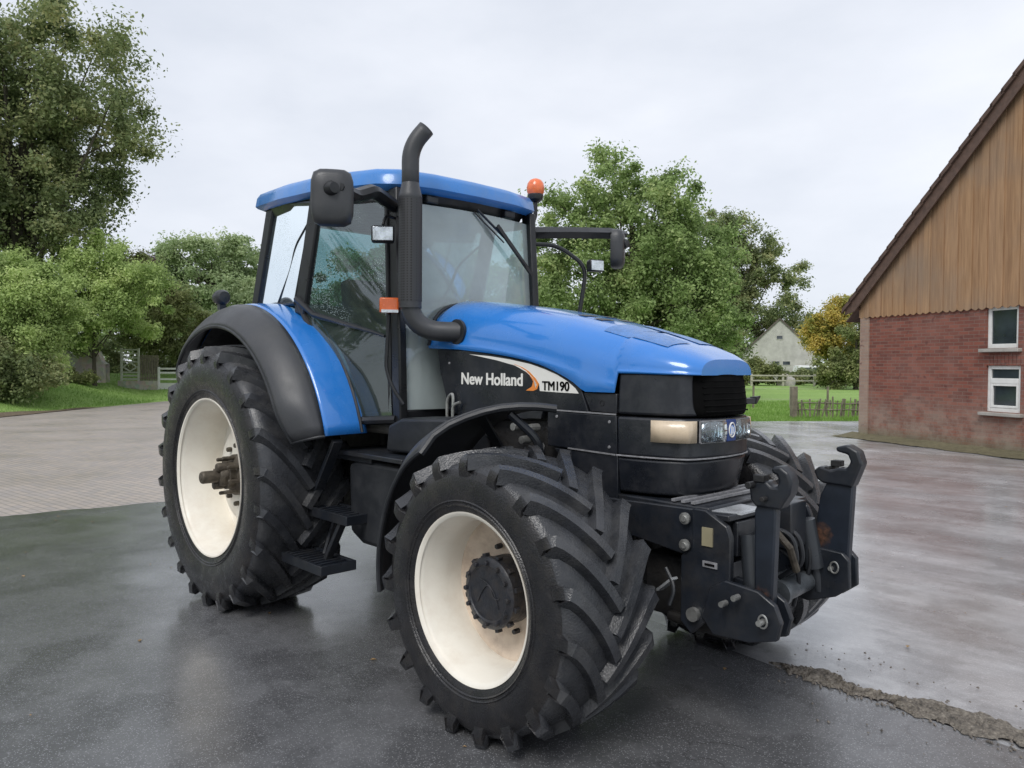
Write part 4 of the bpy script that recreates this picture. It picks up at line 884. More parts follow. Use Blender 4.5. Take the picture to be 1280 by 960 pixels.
# decal
wh = [(1.905, 1.815), (2.08, 1.803), (2.256, 1.783), (2.423, 1.756), (2.524, 1.73), (2.621, 1.699), (2.696, 1.664), (2.752, 1.627), (2.775, 1.600), (2.641, 1.602), (2.495, 1.606), (2.489, 1.646), (2.464, 1.675), (2.413, 1.714), (2.32, 1.743), (2.147, 1.778)]
orr = [(2.29, 1.757), (2.36, 1.738), (2.413, 1.714), (2.464, 1.675), (2.489, 1.646), (2.475, 1.616), (2.445, 1.605), (2.388, 1.606), (2.435, 1.63), (2.444, 1.66), (2.414, 1.696), (2.362, 1.726)]
for s in (-1, 1):
    g = MB(); g.prism(wh, lambda a, b, t: pl(a, b, t, s), .0045, .0065); g.build('decal', MT['decal'], P1 if s < 0 else TR, smooth=0)
    g = MB(); g.prism([(x_, z_) for x_, z_ in orr], lambda a, b, t: pl(a, b, t, s), .0068, .0078); g.build('swoosh', MT['orangedecal'], P1 if s < 0 else TR, smooth=0)
    g = MB(); g.prism([(x_ - .022, z_ + .003) for x_, z_ in orr[:5]] + [(2.462, 1.622), (2.472, 1.64), (2.447, 1.672), (2.398, 1.708), (2.34, 1.732)][::1], lambda a, b, t: pl(a, b, t, s), .0079, .0083); g.build('swoosh_line', MT['decal'], P1 if s < 0 else TR, smooth=0)
def text(body, m, loc, size, wid, parent, name='lettering', rot=(pi / 2, 0, math.atan2(.045, 1.4)), bold=.012, shear=.0, ext=.0008):
    cu = bpy.data.curves.new(name, 'FONT'); cu.body = body; cu.size = size; cu.extrude = ext; cu.offset = 0; cu.shear = shear
    tmp = bpy.data.objects.new('tmp', cu); col.objects.link(tmp); dg = bpy.context.evaluated_depsgraph_get(); me = bpy.data.meshes.new_from_object(tmp.evaluated_get(dg)); bpy.data.objects.remove(tmp)
    xs = [v.co.x for v in me.vertices]; k = wid / (max(xs) - min(xs)); x0 = min(xs)
    vs = [((v.co.x - x0) * k, v.co.y, v.co.z) for v in me.vertices]; fs = [tuple(p.vertices) for p in me.polygons]; V = []; F = []
    for q, (dx, dy) in enumerate(((0, 0), (1, 0), (-1, 0), (0, .7), (0, -.7), (.7, .5), (-.7, -.5), (.7, -.5), (-.7, .5))):   # bolder strokes
        n0 = len(V); V += [(a + dx * bold * size, b + dy * bold * size, c + q * .00008) for a, b, c in vs]; F += [tuple(i + n0 for i in f) for f in fs]
    me = bpy.data.meshes.new(name); me.from_pydata(V, [], F)
    me.materials.clear(); me.materials.append(m); o = bpy.data.objects.new(name, me); col.objects.link(o); o.parent = parent; o.location = loc; o.rotation_euler = rot; return o
text('New Holland', MT['decal'], pl(1.84, 1.632, .0065), .100, .52, P1, bold=.032)
text('TM190', MT['void'], pl(2.515, 1.613, .0085), .070, .195, P1, bold=.028)

# ---- nose / grille block in tiers
def nose_plan(k, bottom=0):   # half plan polygon points from side to centre
    pts = [(3.03, -.384), (3.16, -.366), (3.27, -.338), (3.35, -.305), (3.385, -.282), (3.405, -.245), (3.43, -.15), (3.44, 0)]
    return [(3.03 + (x - 3.03) * k, y * (1 - .5 * (1 - k))) for x, y in pts]
def tier(z0, z1, k0, k1, name, m, gap=.006):
    full = lambda k: nose_plan(k) + [(x, -y) for x, y in nose_plan(k)[-2::-1]]
    g = MB(); a, b = full(k0), full(k1); n_ = len(a); 
    zmid = [(z0, k0), (z1, k1)]
    g.add([(x, y, z0 + gap) for x, y in a] + [(x, y, z1 - gap) for x, y in b], [tuple(range(n_)), tuple(range(2 * n_ - 1, n_ - 1, -1))] + [(i, i + n_, (i + 1) % n_ + n_, (i + 1) % n_) for i in range(n_)])
    return g.build(name, m, TR, bevel=.014, segs=3)
tier(1.497, 1.722, .985, .93, 'grille_top', MT['panel'])
tier(1.29, 1.497, 1.0, .995, 'light_housing', MT['panel'], .004)
tier(1.10, 1.29, .88, .985, 'lower_grille', MT['panel'])
full = nose_plan(.84) + [(x, -y) for x, y in nose_plan(.84)[-2::-1]]
MB().prism(full, lambda a, b, t: (a, b, t), 1.12, 1.70).build('grille_core', MT['void'], TR)
g = MB(); g.box((2.42, 0, 1.36), (1.36, .66, .46)); g.box((2.30, 0, 1.68), (1.3, .60, .2)); g.build('engine_cover', MT['under'], TR)  # dark filler added inside the bonnet to close the see-through panel gap
# pale edge line between the tiers
g = MB()
for z_, k in ((1.292, 1.0),): 
    q = nose_plan(k); g.tube([(x + .001, y * 1.004, z_ + .002) for x, y in q] + [(x + .001, -y * 1.004, z_ + .002) for x, y in q[-2::-1]], .0045, 6)
g.build('grille_edge', MT['edge'], TR)
LXs = lambda y: float(np.interp(abs(y), [0, .15, .245, .282], [3.440, 3.430, 3.400, 3.380]))
# black front screen with rounded outline, bulging slightly from the nose
g = MB(); rows = []
for i in range(15):
    t = i / 14; z = 1.505 + .235 * t; e = abs(2 * t - 1) ** 4; hw_ = .250 - .03 * e - .018 * t
    rows.append([(LXs((j / 14 - .5) * 2 * hw_) - .030 * t + .010 - .014 * e - .012 * (abs(j / 14 - .5) * 2) ** 4, (j / 14 - .5) * 2 * hw_, z) for j in range(15)])
g.grid(rows); sc_ = g.build('grille_screen', MT['void'], TR, solid=.02)
g = MB()
for i in range(7): g.tube([(LXs(y) - .030 * (i + .5) / 7 + .020, y, 1.525 + i * .03) for y in (-.20, -.12, 0, .12, .20)], .004, 5)
g.build('grille_bars', MT['void'], sc_)
# headlights
LX = lambda y: np.interp(abs(y), [0, .15, .245, .282], [3.444, 3.434, 3.409, 3.389])
def lens(y0, y1, z0, z1, m, name, xo=.006):
    g = MB(); r_ = []
    for j in range(5):
        y = y0 + (y1 - y0) * j / 4; r_.append([(LX(y) + xo, y, z0), (LX(y) + xo + .006, y, (z0 + z1) / 2), (LX(y) + xo, y, z1)])
    return g.grid(r_).build(name, m, TR, solid=.01)
for s in (-1, 1):
    h = lens(s * .048, s * .225, 1.377, 1.478, MT['lampglass'], 'headlight', .012)
    g = MB()
    for yc in (.092, .180): g.lathe([(.004, -.045), (.02, -.038), (.035, -.022), (.043, .0)], 24, 'x', (LX(yc) + .012, s * yc, 1.428)); g.lathe([(0, -.015), (.008, -.017), (.010, -.03), (.010, -.045)], 12, 'x', (LX(yc) + .012, s * yc, 1.428))
    g.build('reflector', MT['chrome'], h); g = MB(); g.grid([[(LX(y) - .0 + .0095, s * y, 1.378 + .1 * k) for k in (0, 1)] for y in (.05, .1, .15, .2, .225)]).build('lamp_housing', MT['lamp'], h)
    g = MB(); q = [(.05, 1.375), (.05, 1.48), (.228, 1.48), (.228, 1.375)]
    for (a, b), (c, d) in zip(q, q[1:] + q[:1]): g.bar((LX(a) + .009, s * a, b), (LX(c) + .009, s * c, d), .012, .007)
    for zz in (.12, .17): g.bar((LX(zz) + .014, s * zz, 1.38), (LX(zz) + .014, s * zz, 1.475), .003, .003)
    g.build('bezel', MT['edge'], h)
    # wraparound indicator
    g = MB(); pts = [(3.402, .238), (3.386, .285), (3.35, .311), (3.27, .343), (3.22, .357)]
    g.grid([[(x + .008, s * (y + .006), 1.375), (x + .010, s * (y + .008), 1.43), (x + .008, s * (y + .006), 1.482)] for x, y in pts]).build('indicator', MT['amber'], TR, solid=.012)
g = MB(); g.box((3.452, 0, 1.428), (.014, .085, .11)); eb = g.build('emblem_plate', MT['emblem'], TR, bevel=.004)
g = MB(); 
g.tube([(3.461, .026 * math.cos(a), 1.43 + .036 * math.sin(a)) for a in [2 * pi * i / 24 for i in range(25)]], .004, 6)
g.tube([(3.461, -.006, 1.405), (3.461, -.006, 1.452)], .005, 6); g.tube([(3.461, .008, 1.412), (3.461, .008, 1.445)], .004, 6)
g.build('emblem', MT['decal'], eb)
MB().lathe([(0, 3.4625), (.024, 3.4625), (.024, 3.459)], 20, 'x', (0, 0, 1.43)).build('emblem_disc', mat('emblem_light_blue', (.05, .20, .60), .3), eb)
# small arm sticking out beyond the left of the nose
g = MB(); g.bar((3.30, .30, 1.555), (3.30, .50, 1.56), .05, .03); g.add([(3.29, .48, 1.54), (3.33, .48, 1.54), (3.33, .48, 1.58), (3.29, .48, 1.58), (3.31, .56, 1.575), (3.31, .56, 1.585)], [(0, 1, 2, 3), (0, 1, 4), (2, 3, 5), (1, 2, 5, 4), (0, 4, 5, 3)]); g.build('side_bracket', MT['plastic'], TR)

# bonnet shut line and side catches
for s in (-1, 1):
    g = MB(); g.tube([on_hood(3.022, s * q / 10) + Vector((0, 0, .001)) for q in range(0, 11)], .0028, 5); g.build('shut_line', MT['void'], TR)
    g = MB(); c_ = pl(2.93, 1.555, .004, s); g.lathe([(0, .006), (.012, .006), (.014, 0)], 14, 'y', c_); g.build('panel_catch', MT['under'], TR)
    for x_, z_ in ((1.72, 1.76), (2.62, 1.47), (2.98, 1.46), (2.98, 1.33)):
        g = MB(); c_ = pl(x_, z_, .004, s); g.lathe([(0, s * .004), (.007, s * .004), (.009, 0)], 10, 'y', c_); g.build('panel_screw', MT['edge'], TR)
# ---- front support frame and linkage
g = MB()
for s in (-1, 1):
    g.prism([(2.55, 1.06), (3.50, 1.085), (3.55, 1.06), (3.55, .88), (3.47, .86), (3.15, .90), (2.55, .80)], lambda a, b, t: (a, s * t, b), .37, .40)
g.build('frame_rail', MT['metalblk'], TR, bevel=.006)
g = MB(); g.box((3.28, 0, 1.075), (.56, .72, .035)); g.box((3.36, 0, .98), (.25, .70, .14)); g.build('bumper_plate', MT['metalblk'], TR, bevel=.01)
g = MB()
for i in range(3): g.bar((3.36 + .055 * i, -.36, 1.104), (3.36 + .055 * i, .36, 1.104), .02, .012)
g.build('bumper_edge', MT['edge'], TR)
g = MB()
for s in (-1, 1):
    g.prism([(3.50, 1.09), (3.57, 1.09), (3.68, 1.03), (3.70, .98), (3.70, .78), (3.62, .62), (3.50, .50), (3.44, .55), (3.44, .86), (3.50, .90)], lambda a, b, t: (a, s * t, b), .375, .41)
g.box((3.60, 0, 1.06), (.15, .76, .03)); g.box((3.67, -.22, .96), (.03, .20, .16)); g.box((3.67, .22, .96), (.03, .20, .16)); g.box((3.56, 0, .70), (.16, .70, .28)); g.box((3.70, .12, .98), (.12, .16, .22))
lk = g.build('linkage_bracket', MT['metalblk'], TR, bevel=.006)
MT['wetplate'] = mat('bare_worn_plate', (.5, .52, .54), .3, metal=.5, var=.3, vs=6)
MB().prism([(3.56, -.34), (3.69, -.30), (3.69, -.10), (3.56, -.08)], lambda a, b, t: (a, b, t), 1.070, 1.079).build('top_plate', MT['wetplate'], lk)  # pale sheet carries the bracket top's bright reflection as colour
g = MB()
for x_, z_ in ((3.47, 1.04), (3.47, .915)): g.lathe([(.0, -.440), (.014, -.440), (.016, -.432), (.028, -.430), (.028, -.418)], 12, 'y', (x_, 0, z_))
for x_, z_, r_ in ((3.52, .60, .032),): g.lathe([(.0, -.435), (r_, -.435), (r_, -.40)], 16, 'y', (x_, 0, z_))
g.build('bolts', MT['bolt'], lk)
g = MB(); g.box((3.585, -.414, .97), (.055, .008, .085)); g.build('label_plate', mat('brass_plate', (.35, .31, .2), .4, metal=.3), lk)
g = MB(); g.box((3.60, -.414, .845), (.075, .006, .028)); g.build('data_plate', MT['edge'], lk)
g = MB(); g.bar((3.575, -.4185, .845), (3.625, -.4185, .845), .003, .010); g.build('data_marks', MT['void'], lk)
# lift cylinders
for s in (-1, 1):
    g = MB(); g.tube([(3.72, s * .27, .98), (3.76, s * .30, .74)], .048, 16); g.tube([(3.76, s * .30, .76), (3.78, s * .32, .62)], .025, 12)
    g.build('lift_cylinder', mat('cylinder_grey', (.03, .034, .04), .35, var=.2), TR)
# cross shaft
g = MB(); g.tube([(3.64, -.375, .66), (3.64, .375, .66)], .055, 20); g.tube([(3.72, .02, .655), (3.72, .30, .665)], .05, 18); g.tube([(3.72, .0, .655), (3.72, .03, .655)], .062, 18); g.build('rock_shaft', mat('worn_grey_shaft', (.09, .10, .11), .35, metal=.2, var=.4, vs=14), TR)
# link arms folded up, lower plates, hooks
def rusty_arm_mat():
    m, t, n, l, p = nodes('rust_rubbed_steel'); c = n.new('ShaderNodeTexCoord').outputs['Object']
    z = n.new('ShaderNodeTexNoise'); z.inputs['Scale'].default_value = 22; z.inputs['Detail'].default_value = 6; l.new(c, z.inputs[0])
    prev = None
    for P_, r_ in (((3.84, -.43, .75), .085), ((3.775, .33, .90), .08)):
        d = n.new('ShaderNodeVectorMath'); d.operation = 'DISTANCE'; l.new(c, d.inputs[0]); d.inputs[1].default_value = P_
        a = n.new('ShaderNodeMath'); a.operation = 'MULTIPLY_ADD'; a.inputs[1].default_value = .10; l.new(z.outputs[0], a.inputs[0]); l.new(d.outputs['Value'], a.inputs[2])
        k = ramp(n, l, a.outputs[0], [(r_, 1.), (r_ + .03, 0.)])
        if prev is None: prev = k
        else:
            q = n.new('ShaderNodeMath'); q.operation = 'MAXIMUM'; l.new(prev, q.inputs[0]); l.new(k, q.inputs[1]); prev = q.outputs[0]
    base = ramp(n, l, noise(n, l, c, 7, 6), [(.3, (.009, .012, .018)), (.7, (.018, .024, .036))])
    l.new(mixc(n, l, prev, base, ramp(n, l, noise(n, l, c, 45, 5), [(.35, (.03, .022, .018)), (.65, (.13, .065, .042))])), p.inputs['Base Color']); p.inputs['Roughness'].default_value = .38
    return m
MT['armsteel'] = rusty_arm_mat()
def arm(s, dy=0):
    Y = s * .385; SX = -.035 if s > 0 else 0; hk_c = (3.875, 1.235); hk_k = .84 if s < 0 else 1.0
    def pr(poly, a, b): return MB().prism(poly, lambda x, z, t: (x + SX, Y + s * t, z), a, b)
    lo = [(3.56, .60), (3.60, .74), (3.68, .79), (3.84, .775), (3.92, .73), (3.95, .66), (3.93, .58), (3.80, .54), (3.62, .53)]
    if s > 0: lo = [(3.62, .64), (3.68, .80), (3.76, .845), (3.93, .835), (3.965, .80), (3.97, .665), (3.90, .61), (3.76, .56), (3.68, .57)]
    q = pr(lo, .005, .035); 
    g2 = MB().prism(lo, lambda x, z, t: (x + SX, Y + s * t, z), -.085, -.055); q.add(g2.v, g2.f)
    pa = q.build('link_plate', MT['metalblk'], TR, bevel=.006)
    up = [(3.805, .62), (3.885, .60), (3.90, 1.12), (3.885, 1.19), (3.83, 1.19), (3.80, 1.12)] if s < 0 else [(3.745, .70), (3.94, .66), (3.965, 1.17), (3.84, 1.185), (3.80, 1.10)]
    ar = pr(up, -.05, .0).build('lift_arm', MT['armsteel'], TR, bevel=.008)
    # hook head: a thick C shape
    cx, cz = (3.905, 1.235) if s < 0 else (3.90, 1.235)
    hk = [(3.77, 1.15), (3.76, 1.22), (3.80, 1.255), (3.86, 1.26), (3.885, 1.235), (3.915, 1.235), (3.925, 1.265), (3.915, 1.295), (3.885, 1.305), (3.885, 1.335), (3.93, 1.345), (3.975, 1.315), (3.995, 1.265), (3.985, 1.205), (3.95, 1.15), (3.935, 1.12), (3.80, 1.12)] if s < 0 else \
         [(3.79, 1.18), (3.77, 1.225), (3.80, 1.25), (3.86, 1.235), (3.895, 1.25), (3.935, 1.25), (3.955, 1.285), (3.94, 1.32), (3.885, 1.33), (3.88, 1.352), (3.935, 1.368), (3.99, 1.34), (4.01, 1.28), (3.99, 1.225), (3.965, 1.16), (3.82, 1.165)]
    hk = [((x - hk_c[0]) * hk_k + hk_c[0], (z - hk_c[1]) * hk_k + hk_c[1]) for x, z in hk]
    h_ = pr(hk, -.065, .015).build('hook', MT['metalblk'], TR, bevel=.012, segs=3)
    g = MB(); g.tube([(3.80, Y - .06, 1.235), (3.80, Y + .06, 1.235)], .016, 10); g.tube([(3.86, Y - .05, 1.18), (3.86, Y + .05, 1.18)], .012, 10); g.box((3.83, Y, 1.265), (.05, .05, .03)); g.build('latch', MT['under'], h_, bevel=.003)
    # pins and lynch rings
    for x_, z_ in (((3.70, .70), (3.76, .74), (3.88, .66)) if s < 0 else ((3.74, .79), (3.88, .75), (3.74, .64))):
        x_ += SX; MB().tube([(x_, Y - .1, z_), (x_, Y - .1 * 0 + s * .05 if s > 0 else Y - .055, z_)], .013, 10).build('pin', MT['bolt'], pa)
    for x_, z_ in (((3.88, .66),) if s < 0 else ((3.76, .80), (3.90, .76))):
        x_ += SX; yy = Y - .062 if s < 0 else Y - .10
        MB().tube([(x_ + .020 * math.cos(a), yy, z_ + .028 * math.sin(a)) for a in [2 * pi * i / 16 for i in range(17)]], .0045, 6).build('linch_ring', MT['bolt'], pa)
arm(-1); arm(1)
g = MB()
for y0 in (.0, .06): g.tube(path([(3.62, y0, .98), (3.78, y0 + .02, .95), (3.80, y0 + .04, .80), (3.70, y0 + .05, .72)], .06), .012, 8)
g.tube(path([(3.35, -.40, .78), (3.42, -.42, .70), (3.40, -.44, .62)], .05), .010, 7); g.build('linkage_hoses', MT['plastic'], TR)
for k_, (y0, z0, y1, z1) in enumerate(((-.30, .92, -.20, .56), (.22, .95, .28, .60), (-.12, .90, -.30, .62), (.05, .88, .20, .55))):
    MB().tube(path([(3.60, y0, z0), (3.74, y0 + .03, z0 - .04), (3.77, (y0 + y1) / 2, (z0 + z1) / 2), (3.70, y1, z1)], .07), .009 + .002 * (k_ % 2), 7).build('linkage_hose', MT['plastic'], TR)
MB().tube([(3.72, -.06, .98), (3.80, -.05, .90), (3.80, .02, .78)], .018, 8).build('coupling', MT['axle'], TR)
g = MB(); g.bar((3.30, -.38, .66), (3.40, -.40, .74), .04, .012); g.build('grease_plate', MT['wetplate'], TR)
g = MB(); g.box((3.36, -.04, .66), (.42, .50, .30)); g.box((3.56, -.12, .56), (.20, .42, .12)); g.tube([(3.3, -.3, .52), (3.62, -.28, .50)], .03, 8); g.build('linkage_housing', MT['under'], TR, bevel=.03)

# ---- front fenders
def front_fender(s):
    rows = []
    for i in range(19):
        t = i / 18; a0 = math.radians(-102 + 8 * 0)   # behind the wheel
        ang = math.radians(190 - (190 - 92) * t)      # 190 deg = behind and slightly below, 90 = top
        r_ = []
        yo = 1.15 - .0 * t; 
        for j in range(9):
            u = j / 8
            y = .62 + (1.15 - .62) * u
            end = ang + math.radians(30) * u * max(0, (t - .55) / .45)   # outer edge stops earlier: sloping front edge
            R_ = .895 + .03 * math.sin(pi * min(1, u * 1.3)) - .10 * max(0, (u - .72) / .28) ** 2 - .028 * t ** 2
            x = FX + R_ * math.cos(end) * .97; z = FZ + R_ * math.sin(end)
            r_.append((x, s * y, z))
        rows.append(r_)
    # flat tongue forward over the top
    last = rows[-1]
    rows.append([(p[0] + .07 * (1 - j / 8), p[1] * (1 - .00 * j), p[2] + .012 * (1 - j / 8)) for j, p in enumerate(last)])
    g = MB(); g.grid(rows); f_ = g.build('front_fender', MT['fender'], TR, smooth=50, solid=.022, fix=False)
    MB().tube([(p[0], p[1], p[2] - .012) for p in rows[-1]], .020, 8).build('fender_lip', MT['plastic'], f_); MB().tube([r[-1] for r in rows], .013, 8).build('fender_lip', MT['plastic'], f_)
    g = MB(); g.tube(path([(2.62, s * .55, 1.12), (2.72, s * .62, 1.35), (2.62, s * .75, 1.50)], .08), .022, 8); g.bar((2.30, s * .50, 1.25), (2.50, s * .85, 1.50), .05, .02); g.build('fender_bracket', MT['metalblk'], f_)
front_fender(-1); front_fender(1)

# ---- rear fenders
def rear_fender(s):
    rows = []; rowsb = []
    A_, B_ = math.radians(17), math.radians(142)
    for i in range(37):
        a = A_ + (B_ - A_) * i / 36; t = i / 36; rows_ = []
        for y, r_ in ((1.0, 1.245), (1.04, 1.243), (1.09, 1.225), (1.14, 1.195), (1.185, 1.155), (1.215, 1.115), (1.225, 1.085)):
            e = 1 - .25 * max(0, (t - .8) / .2) ** 2 * (y - 1.0) / .22 * .3
            k = r_ * e - (.05 * (y - 1) / .22) * (1 if t > .5 else .0) * 0
            x = RX + k * math.cos(a); z = RZ + k * math.sin(a)
            if t < .12: x -= .03 * (.12 - t) / .12 * (y - 1) * 8 * .3
            kk = min(1, .62 + .38 * math.sin(pi / 2 * min(1, t / .11))); kk2 = min(1, .55 + .45 * math.sin(pi / 2 * min(1, (1 - t) / .08)))
            rows_.append((x, s * (1.0 + (y - 1.0) * kk * kk2 * .93), z))
        rows.append(rows_)
        rowsb.append([(RX + q * math.cos(a), s * y, RZ + q * math.sin(a)) for y, q in ((.70, 1.262), (.73, 1.268), (.80, 1.268), (.90, 1.262), (.97, 1.255), (1.0, 1.247))])
    g = MB(); g.grid(rows); f_ = g.build('fender_extension', MT['fender'], TR, smooth=60, solid=.02, fix=False)
    # rolled lip
    g = MB(); g.tube([(p[-1][0], p[-1][1], p[-1][2]) for p in rows], .014, 8); g.tube([tuple(q) for q in rows[0]], .012, 8); g.build('fender_lip', MT['plastic'], f_)
    g = MB(); g.grid(rowsb); b_ = g.build('rear_fender', MT['blue'], TR, smooth=60, solid=.012, fix=False)
    n0 = len(rowsb)
    g = MB(); 
    inner = [p[0] for p in rowsb]; g.add([Vector(q) * 1 for q in inner] + [Vector((RX, s * .70, RZ + .25))], [(i, i + 1, n0) for i in range(n0 - 1)]); g.build('inner_wall', MT['under'], b_, solid=.01, smooth=0)
    MB().grid([[(RX + (q[0] - RX) * .982, q[1], RZ + (q[2] - RZ) * .982) for q in r] for r in rowsb]).build('liner', MT['under'], b_, smooth=60, fix=False)
    g = MB(); g.tube([(q[0] * 1.004, q[1] + s * .012, q[2] + .006) for q in [r[1] for r in rowsb[:26]]], .011, 7); g.build('fender_seal', MT['plastic'], b_)
    return b_
rear_fender(-1); rear_fender(1)
for s in (-1, 1):
    g = MB(); g.lathe([(0, .09), (.045, .085), (.06, .05), (.062, .0), (.05, -.05), (.0, -.06)], 16, 'x', (-.62, s * .9, 2.28)); g.box((-.60, s * .9, 2.215), (.05, .05, .07))
    g.build('marker_lamp', MT['plastic'], TR)

# ---- fuel tank, steps, side boxes
for s in (-1,):
    g = MB(); g.prism([(1.16, .66), (1.14, 1.10), (1.25, 1.14), (1.95, 1.14), (1.98, .70), (1.85, .60), (1.30, .60)], lambda a, b, t: (a, s * t, b), .36, .80); g.build('fuel_tank', MT['plastic'], TR, bevel=.035, segs=4)
    g = MB(); g.prism([(1.45, 1.20), (1.48, 1.37), (1.62, 1.42), (2.05, 1.44), (2.12, 1.40), (2.12, 1.22)], lambda a, b, t: (a, s * t, b), .42, .72); g.build('battery_box', MT['plastic'], TR, bevel=.02, segs=3)
    g = MB(); g.box((1.42, s * .64, 1.175), (.75, .40, .03)); g.box((1.15, s * .60, 1.15), (.55, .42, .05)); g.build('cab_step_plate', MT['metalblk'], TR, bevel=.006)
    MB().bar((1.52, s * .80, 1.163), (1.72, s * .80, 1.163), .02, .014).build('yellow_marking', MT['yellow'], TR)
    g = MB(); g.bar((1.18, s * .90, 1.26), (.80, s * .90, .72), .03, .07, (0, 1, 0)); g.bar((1.28, s * .90, .80), (1.14, s * .95, .50), .03, .05, (0, 1, 0)); g.bar((.82, s * .66, .80), (1.05, s * .92, .50), .02, .05); g.build('step_hanger', MT['metalblk'], TR, bevel=.004)
    g = MB()
    for (x0, x1, z_, y0, y1) in ((.82, 1.36, .775, .72, .95), (.84, 1.33, .485, .86, 1.11)):
        st = MB(); st.box(((x0 + x1) / 2, s * (y0 + .012), z_), (x1 - x0, .025, .06)); st.box(((x0 + x1) / 2, s * (y1 - .012), z_), (x1 - x0, .025, .06))
        for x_ in (x0, x1): st.box((x_, s * (y0 + y1) / 2, z_), (.02, y1 - y0, .06))
        for i in range(9): st.box((x0 + (x1 - x0) * (i + .5) / 9, s * (y0 + y1) / 2, z_ + .008), (.016, y1 - y0 - .05, .035))
        st.build('step', MT['metalblk'], TR, bevel=.003)
for s in (1,):
    g = MB(); g.prism([(.95, .66), (.95, 1.10), (1.95, 1.14), (1.98, .70), (1.30, .60)], lambda a, b, t: (a, s * t, b), .36, .80); g.build('fuel_tank', MT['plastic'], TR, bevel=.035)

# ---- cab
cab = empty('cab', (0, 0, 0), TR)
PT = dict(Ab=(1.47, .62, 1.45), At=(1.385, .60, 2.80), Bt=(.74, .79, 2.86), Bm=(.50, .80, 2.18), Ct=(-.14, .68, 2.98), Cb=(-.50, .66, 2.20))
def pt(k, s, d=(0, 0, 0)): a = PT[k]; return Vector((a[0] + d[0], s * (a[1] + d[1]), a[2] + d[2]))
MT['frame'] = mat('cab_frame_black', (.012, .013, .015), .35, var=.2, vs=6)
for s in (-1, 1):
    MB().bar(pt('Ab', s, (0, 0, -.1)), pt('At', s, (0, 0, .08)), .06, .095, (1, 0, 0)).build('pillar', MT['frame'], cab, bevel=.012)
    g = MB(); g.bar(pt('Bm', s, (.02, .0, -.08)), pt('Bt', s, (0.01, 0, .10)), .045, .14, (1, 0, 0)); g.build('pillar', MT['frame'], cab, bevel=.012)
    g = MB(); g.bar(pt('Cb', s, (0, 0, -.06)), pt('Ct', s, (0, 0, .04)), .05, .11, (1, 0, 0)); g.build('pillar', MT['frame'], cab, bevel=.012)
    # door frame following the fender
    dl = [pt('Bm', s), Vector((.63, s * .80, 2.02)), Vector((.80, s * .79, 1.83)), Vector((.93, s * .775, 1.64)), Vector((1.03, s * .755, 1.47)), Vector((1.10, s * .735, 1.375))]
    fr_ = MB(); fr_.tube(dl, .026, 8); fr_.tube([dl[-1], Vector((1.46, s * .64, 1.40))], .03, 8); fr_.tube([pt('Bt', s, (.04, 0, 0)), pt('At', s, (-.02, 0, 0))], .03, 8)
    fr_.tube([Vector((1.40, s * .645, 1.42)), Vector((1.335, s * .635, 2.80))], .016, 8)
    door = fr_.build('door', MT['frame'], cab)
    # glass: upper and lower
    up = [pt('Bt', s, (.06, 0, -.02)), pt('Bm', s, (.04, 0, .0)), Vector((1.375, s * .65, 1.92)), Vector((1.335, s * .64, 2.79))]
    quadgrid = lambda a, b, c, d, n=8: MB().grid([[a.lerp(b, j / n).lerp(d.lerp(c, j / n), i / n) for j in range(n + 1)] for i in range(n + 1)])
    quadgrid(*up).build('side_window', MT['sideglass'], cab, fix=False)
    lo = [pt('Bm', s, (.04, 0, 0))] + dl[1:] + [Vector((1.43, s * .655, 1.40)), Vector((1.375, s * .65, 1.92))]
    bl = dl + [Vector((1.43, s * .655, 1.40))]; tl = [pt('Bm', s, (.04, 0, 0)).lerp(Vector((1.375, s * .65, 1.92)), q / 6) for q in range(7)]
    MB().grid([[tl[q].lerp(bl[q], k / 6) for k in range(7)] for q in range(7)]).build('side_window', MT['lowglass'], cab, fix=False)
    MB().tube([pt('Bm', s, (.0, .02, .03)), Vector((.70, s * .80, 2.09)), Vector((1.25, s * .685, 1.96)), Vector((1.36, s * .665, 1.93))], [.03, .022, .011, .009], 8).build('window_bar', MT['frame'], cab)
    rq = [pt('Bt', s, (-.06, 0, 0)), pt('Bm', s, (-.06, 0, .0)), pt('Cb', s, (.05, 0, .0)), pt('Ct', s, (.04, 0, 0))]
    quadgrid(*rq).build('rear_quarter_window', MT['sideglass'], cab, fix=False)
    MB().tube(rq + [rq[0]], .018, 8).build('window_frame', MT['frame'], cab)
    MB().tube(path([pt('Bt', s, (-.10, .0, -.10)), (.36, s * .76, 2.60), (.28, s * .75, 2.45), (.05, s * .74, 2.20)], .08), .009, 7).build('grab_rail', MT['frame'], cab)
# windscreen curved between A pillars, lower side lights included
rows = []
for i in range(9):
    t = i / 8; z = 1.46 + 1.34 * t; x = 1.475 - .085 * t
    rows.append([(x + .07 * (1 - (2 * j / 12 - 1) ** 2), (.60 - .015 * t) * (2 * j / 12 - 1), z) for j in range(13)])
MB().grid(rows).build('windscreen', MT['windshield'], cab, fix=False)
MB().add([(-.5, -.62, 2.2), (-.5, .62, 2.2), (-.14, .64, 2.9), (-.14, -.64, 2.9)], [(0, 1, 2, 3)]).build('rear_window', MT['sideglass'], cab, smooth=0)
g = MB(); g.bar((-.5, -.66, 2.17), (-.5, .66, 2.17), .08, .10); g.bar((-.14, -.66, 2.92), (-.14, .66, 2.92), .08, .10); g.box((1.46, 0, 1.42), (.07, 1.28, .08)); g.build('cross_member', MT['frame'], cab, bevel=.01)
